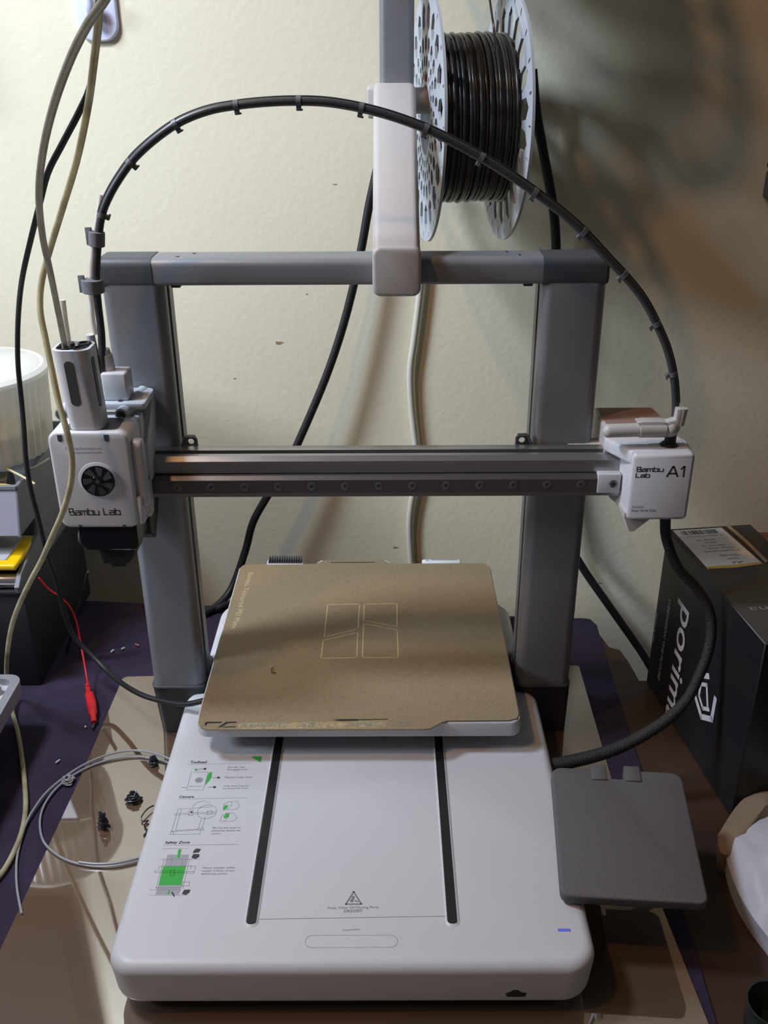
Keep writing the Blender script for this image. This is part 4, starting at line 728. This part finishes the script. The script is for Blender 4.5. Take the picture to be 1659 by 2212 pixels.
ribbon(bm, [h1[0], h1[5], h1[4], h1[3], h1[2], h1[1]], 5.0, NF); ribbon(bm, [h2[0], h2[5], h2[4], h2[3], h2[2]], 3.4, NF); ribbon(bm, [h2[0], onf(123, 60)], 3.2, NF)
obj('box_emblem', bm, BOXPRINT, fb)
bm = newbm(); text_bm(bm, 'porima', onb(139, 62), onb(139, 10), onb(147, 62), depth=0.12, shear=0.05); text_bm(bm, 'DIMENSION THE FUTURE', onb(128.5, 62), onb(128.5, 14), onb(130.6, 62), depth=0.12); obj('top_lettering', bm, BOXPRINTD, fb)

cb = thing('wooden_cabinet', 'brown wooden cabinet top behind the dark box at the right edge', 'cabinet', (450, 250, -720))
bm = newbm(); box(bm, 347, 620, 172, 285, 84, 100, 1.5); obj('top_board', bm, WOODB, cb)
bm = newbm(); box(bm, 352, 615, 176, 283, -720, 84, 1.5); obj('carcass', bm, WOODB, cb)
bm = newbm(); lathe(bm, [(9, 0), (12, 1.5), (15.5, 9), (16.5, 20), (15, 30), (11, 36), (4, 39), (0.5, 39.5)], (420, 218, 100), (0, 0, 1), 28); tag(obj('black_knob_jar', bm, BLACK, None, base=(420, 218, 100)), 'rounded black jar on the brown cabinet at the right edge', 'jar')
cu_ = thing('wall_plug', 'small dark plug on the wall at the right edge above the cabinet', 'plug', [(387.8,335.9,443.2)][0])
p_ = Vector([(386.8,336.0,449.4)][0]); bm = newbm(); box(bm, p_.x-5, p_.x+26, p_.y-22, p_.y-0.5, p_.z-18, p_.z+8, 3, 3); obj('plug_body', bm, DGRAY, cu_)
bm = newbm(); lathe(bm, [(5, 0), (6, 2), (6, 10), (3, 14)], (p_.x-3, p_.y-12, p_.z+10), (0.2, 0, 1), 16); obj('plug_collar', bm, BLACK, cu_)

wc = thing('wall_cabinet', 'dark wall cabinet mirrored in the glossy board, high on the left', 'cabinet', (-750, 370, 543))
bm = newbm(); box(bm, -1050, -436, 346, 393, 543, 1000, 2); obj('carcass', bm, MATTEB, wc)
for x_ in (-1048, -741):
    bm = newbm(); box(bm, x_, x_+303, 338, 346, 546, 998, 2); obj('door', bm, MATTEB, wc)

# crumpled bag, lower right
bg_ = thing('plastic_bag', 'crumpled silvery plastic bag lying on the table, lower right', 'bag', (350, -120, -3.2))
def cushion(bm, outline, z0, zmid, seed, rings=9, wr=3.0):
    """soft, wrinkled pouch over a plan outline"""
    from mathutils import noise
    c = Vector((sum(p[0] for p in outline)/len(outline), sum(p[1] for p in outline)/len(outline), 0)); P = smooth([*outline, outline[0]], 5)[:-1]; n_ = len(P); R_ = []
    for k in range(rings+1):
        f_ = math.sin(k/rings*math.pi/2); z = z0+(zmid-z0)*(1-(1-k/rings)**2)
        R_.append([])
        for p in P:
            q = Vector((p[0]*(1-f_*0.98)+c.x*f_*0.98, p[1]*(1-f_*0.98)+c.y*f_*0.98, z))
            w_ = noise.noise(Vector((q.x*0.03+seed, q.y*0.012, seed)))*wr*2+noise.noise(Vector((q.x*0.09, q.y*0.04, seed)))*wr
            q.z += w_*min(1, k/2); R_[-1].append(bm.verts.new(q))
    low = [bm.verts.new((p[0]*0.95+c.x*0.05, p[1]*0.95+c.y*0.05, -3.1)) for p in P]
    for A, B in [(low, R_[0])]+list(zip(R_, R_[1:])):
        for i in range(n_): bm.faces.new((A[i], A[(i+1) % n_], B[(i+1) % n_], B[i]))
    bm.faces.new(R_[-1]); bm.faces.new(low[::-1]); bmesh.ops.recalc_face_normals(bm, faces=bm.faces)
bm = newbm(); cushion(bm, [(278.3,-74.5,14.0),(289.6,-56.8,14.0),(344.9,-14.3,14.0),(383.0,-39.7,14.0),(350.0,-146.6,14.0),(304.1,-210.5,14.0),(282.6,-155.6,14.0),(275.7,-124.3,14.0),(275.4,-98.6,14.0)], 14, 40, 4, wr=5.0); obj('pouch', bm, BAGM, bg_)
bm = newbm(); cushion(bm, [(275.7,-65.4,20.0),(305.0,-29.3,20.0),(336.7,-7.9,20.0),(374.4,-3.6,20.0),(368.2,-46.0,20.0),(335.7,-45.9,20.0),(302.7,-63.1,20.0),(280.8,-83.3,20.0),(272.5,-82.3,20.0)], 18, 30, 9, 5, 1.6); obj('folded_flap', bm, BAGT, bg_)
dc = thing('dark_glass', 'dark greenish glass standing at the bottom right corner', 'glass', (263, -216, -3.2))
bm = newbm(); lathe(bm, [(0.2, 0), (13, 0), (15, 3), (17, 30), (15.8, 30), (14, 6), (0.2, 5)], (263, -216, -3.2), (0, 0, 1), 36, caps=False); obj('glass_wall', bm, CUPM, dc)

# ================================================================== small things on the board and felt
def coil_pts(): return
fc = thing('filament_offcut', 'loop of gray filament lying on the board left of the base', 'filament', (-200, 20, 0))
bm = newbm(); tube(bm, [(-156.6,36.0,3.0),(-179.5,48.9,3.0),(-201.1,54.0,3.0),(-222.2,48.5,3.0),(-239.3,36.4,3.0),(-252.4,19.9,3.0),(-262.2,0.7,3.0),(-266.0,-17.2,3.0),(-267.4,-32.4,2.5),(-265.9,-51.5,1.5),(-261.9,-72.8,1.2),(-254.0,-95.6,1.2),(-247.1,-110.7,1.2),(-240.9,-122.9,1.2)], 0.95, 8, 5); obj('outer_strand', bm, FILG, fc)
bm = newbm(); tube(bm, [(-156.0,31.8,1.5),(-174.2,42.1,1.5),(-195.7,47.7,1.5),(-217.4,44.7,1.5),(-235.1,35.1,1.5),(-248.9,20.5,1.5),(-257.4,3.5,1.5),(-259.9,-15.7,1.5),(-256.6,-34.0,1.5),(-248.4,-51.6,1.5),(-236.6,-63.8,1.5),(-221.2,-73.3,1.5),(-202.0,-78.4,1.5),(-184.4,-78.1,1.5),(-167.9,-73.0,1.5),(-153.3,-66.5,1.5)], 0.95, 8, 5); obj('inner_strand', bm, FILG, fc)
bm = newbm(); tube(bm, [(-213.0,-75.9,3.2),(-200.1,-77.8,3.2),(-184.5,-76.9,3.2),(-168.0,-71.9,3.2),(-153.4,-64.8,3.2)], 0.95, 8, 5); obj('short_strand', bm, FILG, fc)
def clump(label, c, rx, ry, rz, seed, m=PURGE, n=46):
    random.seed(seed); bm = newbm(); pts = []
    a_ = 0
    for i in range(n):
        a_ += random.uniform(0.6, 1.5); f_ = i/n; r_ = (1-0.6*f_)*random.uniform(0.5, 1)
        pts.append((c[0]+rx*r_*math.cos(a_), c[1]+ry*r_*math.sin(a_), 0.9+rz*f_*random.uniform(0.7, 1.0)))
    tube(bm, pts, 0.75, 6, 4); ball(bm, (c[0], c[1], rz*0.3), min(rx, ry)*0.6, 1, 1, rz*0.3/(min(rx, ry)*0.6), 10)
    return tag(obj('purged_plastic', bm, m, None, base=(c[0], c[1], 0)), label, 'plastic waste', 'purged plastic clumps around the printer')
clump('upright dark clump of purged plastic, tallest one on the board', [(-203.7,-37.8,0.0)][0], 5.5, 4.5, 20, 1)
clump('knobbly dark purge clump near the middle of the filament loop', [(-187.1,-7.3,0.0)][0], 8.5, 5.5, 10, 2)
clump('round dark purge clump touching the filament loop at its top', [(-180.4,38.4,0.0)][0], 5, 4.5, 10, 5)
clump('pale gray curly purge clump on the felt beside the filament loop', [(-249.1,16.4,0.0)][0], 7.5, 6.5, 6, 8, FILG)
bm = newbm(); tube(bm, [(-168.9,-15.0,3.0),(-173.0,-20.3,4.0),(-176.1,-28.7,3.0),(-174.0,-31.8,1.5),(-170.1,-30.8,2.0),(-172.0,-36.1,1.2),(-168.6,-41.5,1.0),(-170.4,-46.5,1.0)], 0.6, 6, 5); tag(obj('purged_plastic', bm, PURGE, None, base=[(-172.9,-32.8,0.0)][0]), 'wispy dark purge strand beside the base edge', 'plastic waste', 'purged plastic clumps around the printer')
def scrap(label, pts, r, m):
    bm = newbm(); tube(bm, pts, r, 6, 3); tag(obj('plastic_scrap', bm, m, None, base=pts[0]), label, 'plastic scrap', 'tiny scraps on the felt')
scrap('curved white scrap on the felt behind the left socket', [(-261.9,210.2,1.0),(-261.6,212.8,1.5),(-260.4,215.3,1.0)], 1.0, SCRAP)
scrap('short straight white scrap beside the curved scrap on the felt', [(-253.1,216.9,1.0),(-250.3,219.5,1.0)], 0.9, SCRAP)
scrap('pink scrap on the felt close to the left column', [(-240.8,226.3,1.0),(-235.7,222.8,1.0)], 0.8, SCRAPP)
scrap('thin white scrap on the felt above the filament loop', [(-266.9,40.1,1.0),(-264.5,44.3,1.0)], 0.7, SCRAP)
scrap('white crumb on the felt beside the crocodile clip tip', [(-255.1,90.4,1.0),(-253.9,89.0,1.0)], 0.9, SCRAP)
for k_ in list(bpy.data.objects):
    if '_b' in k_: del k_['_b']
bpy.context.view_layer.update()
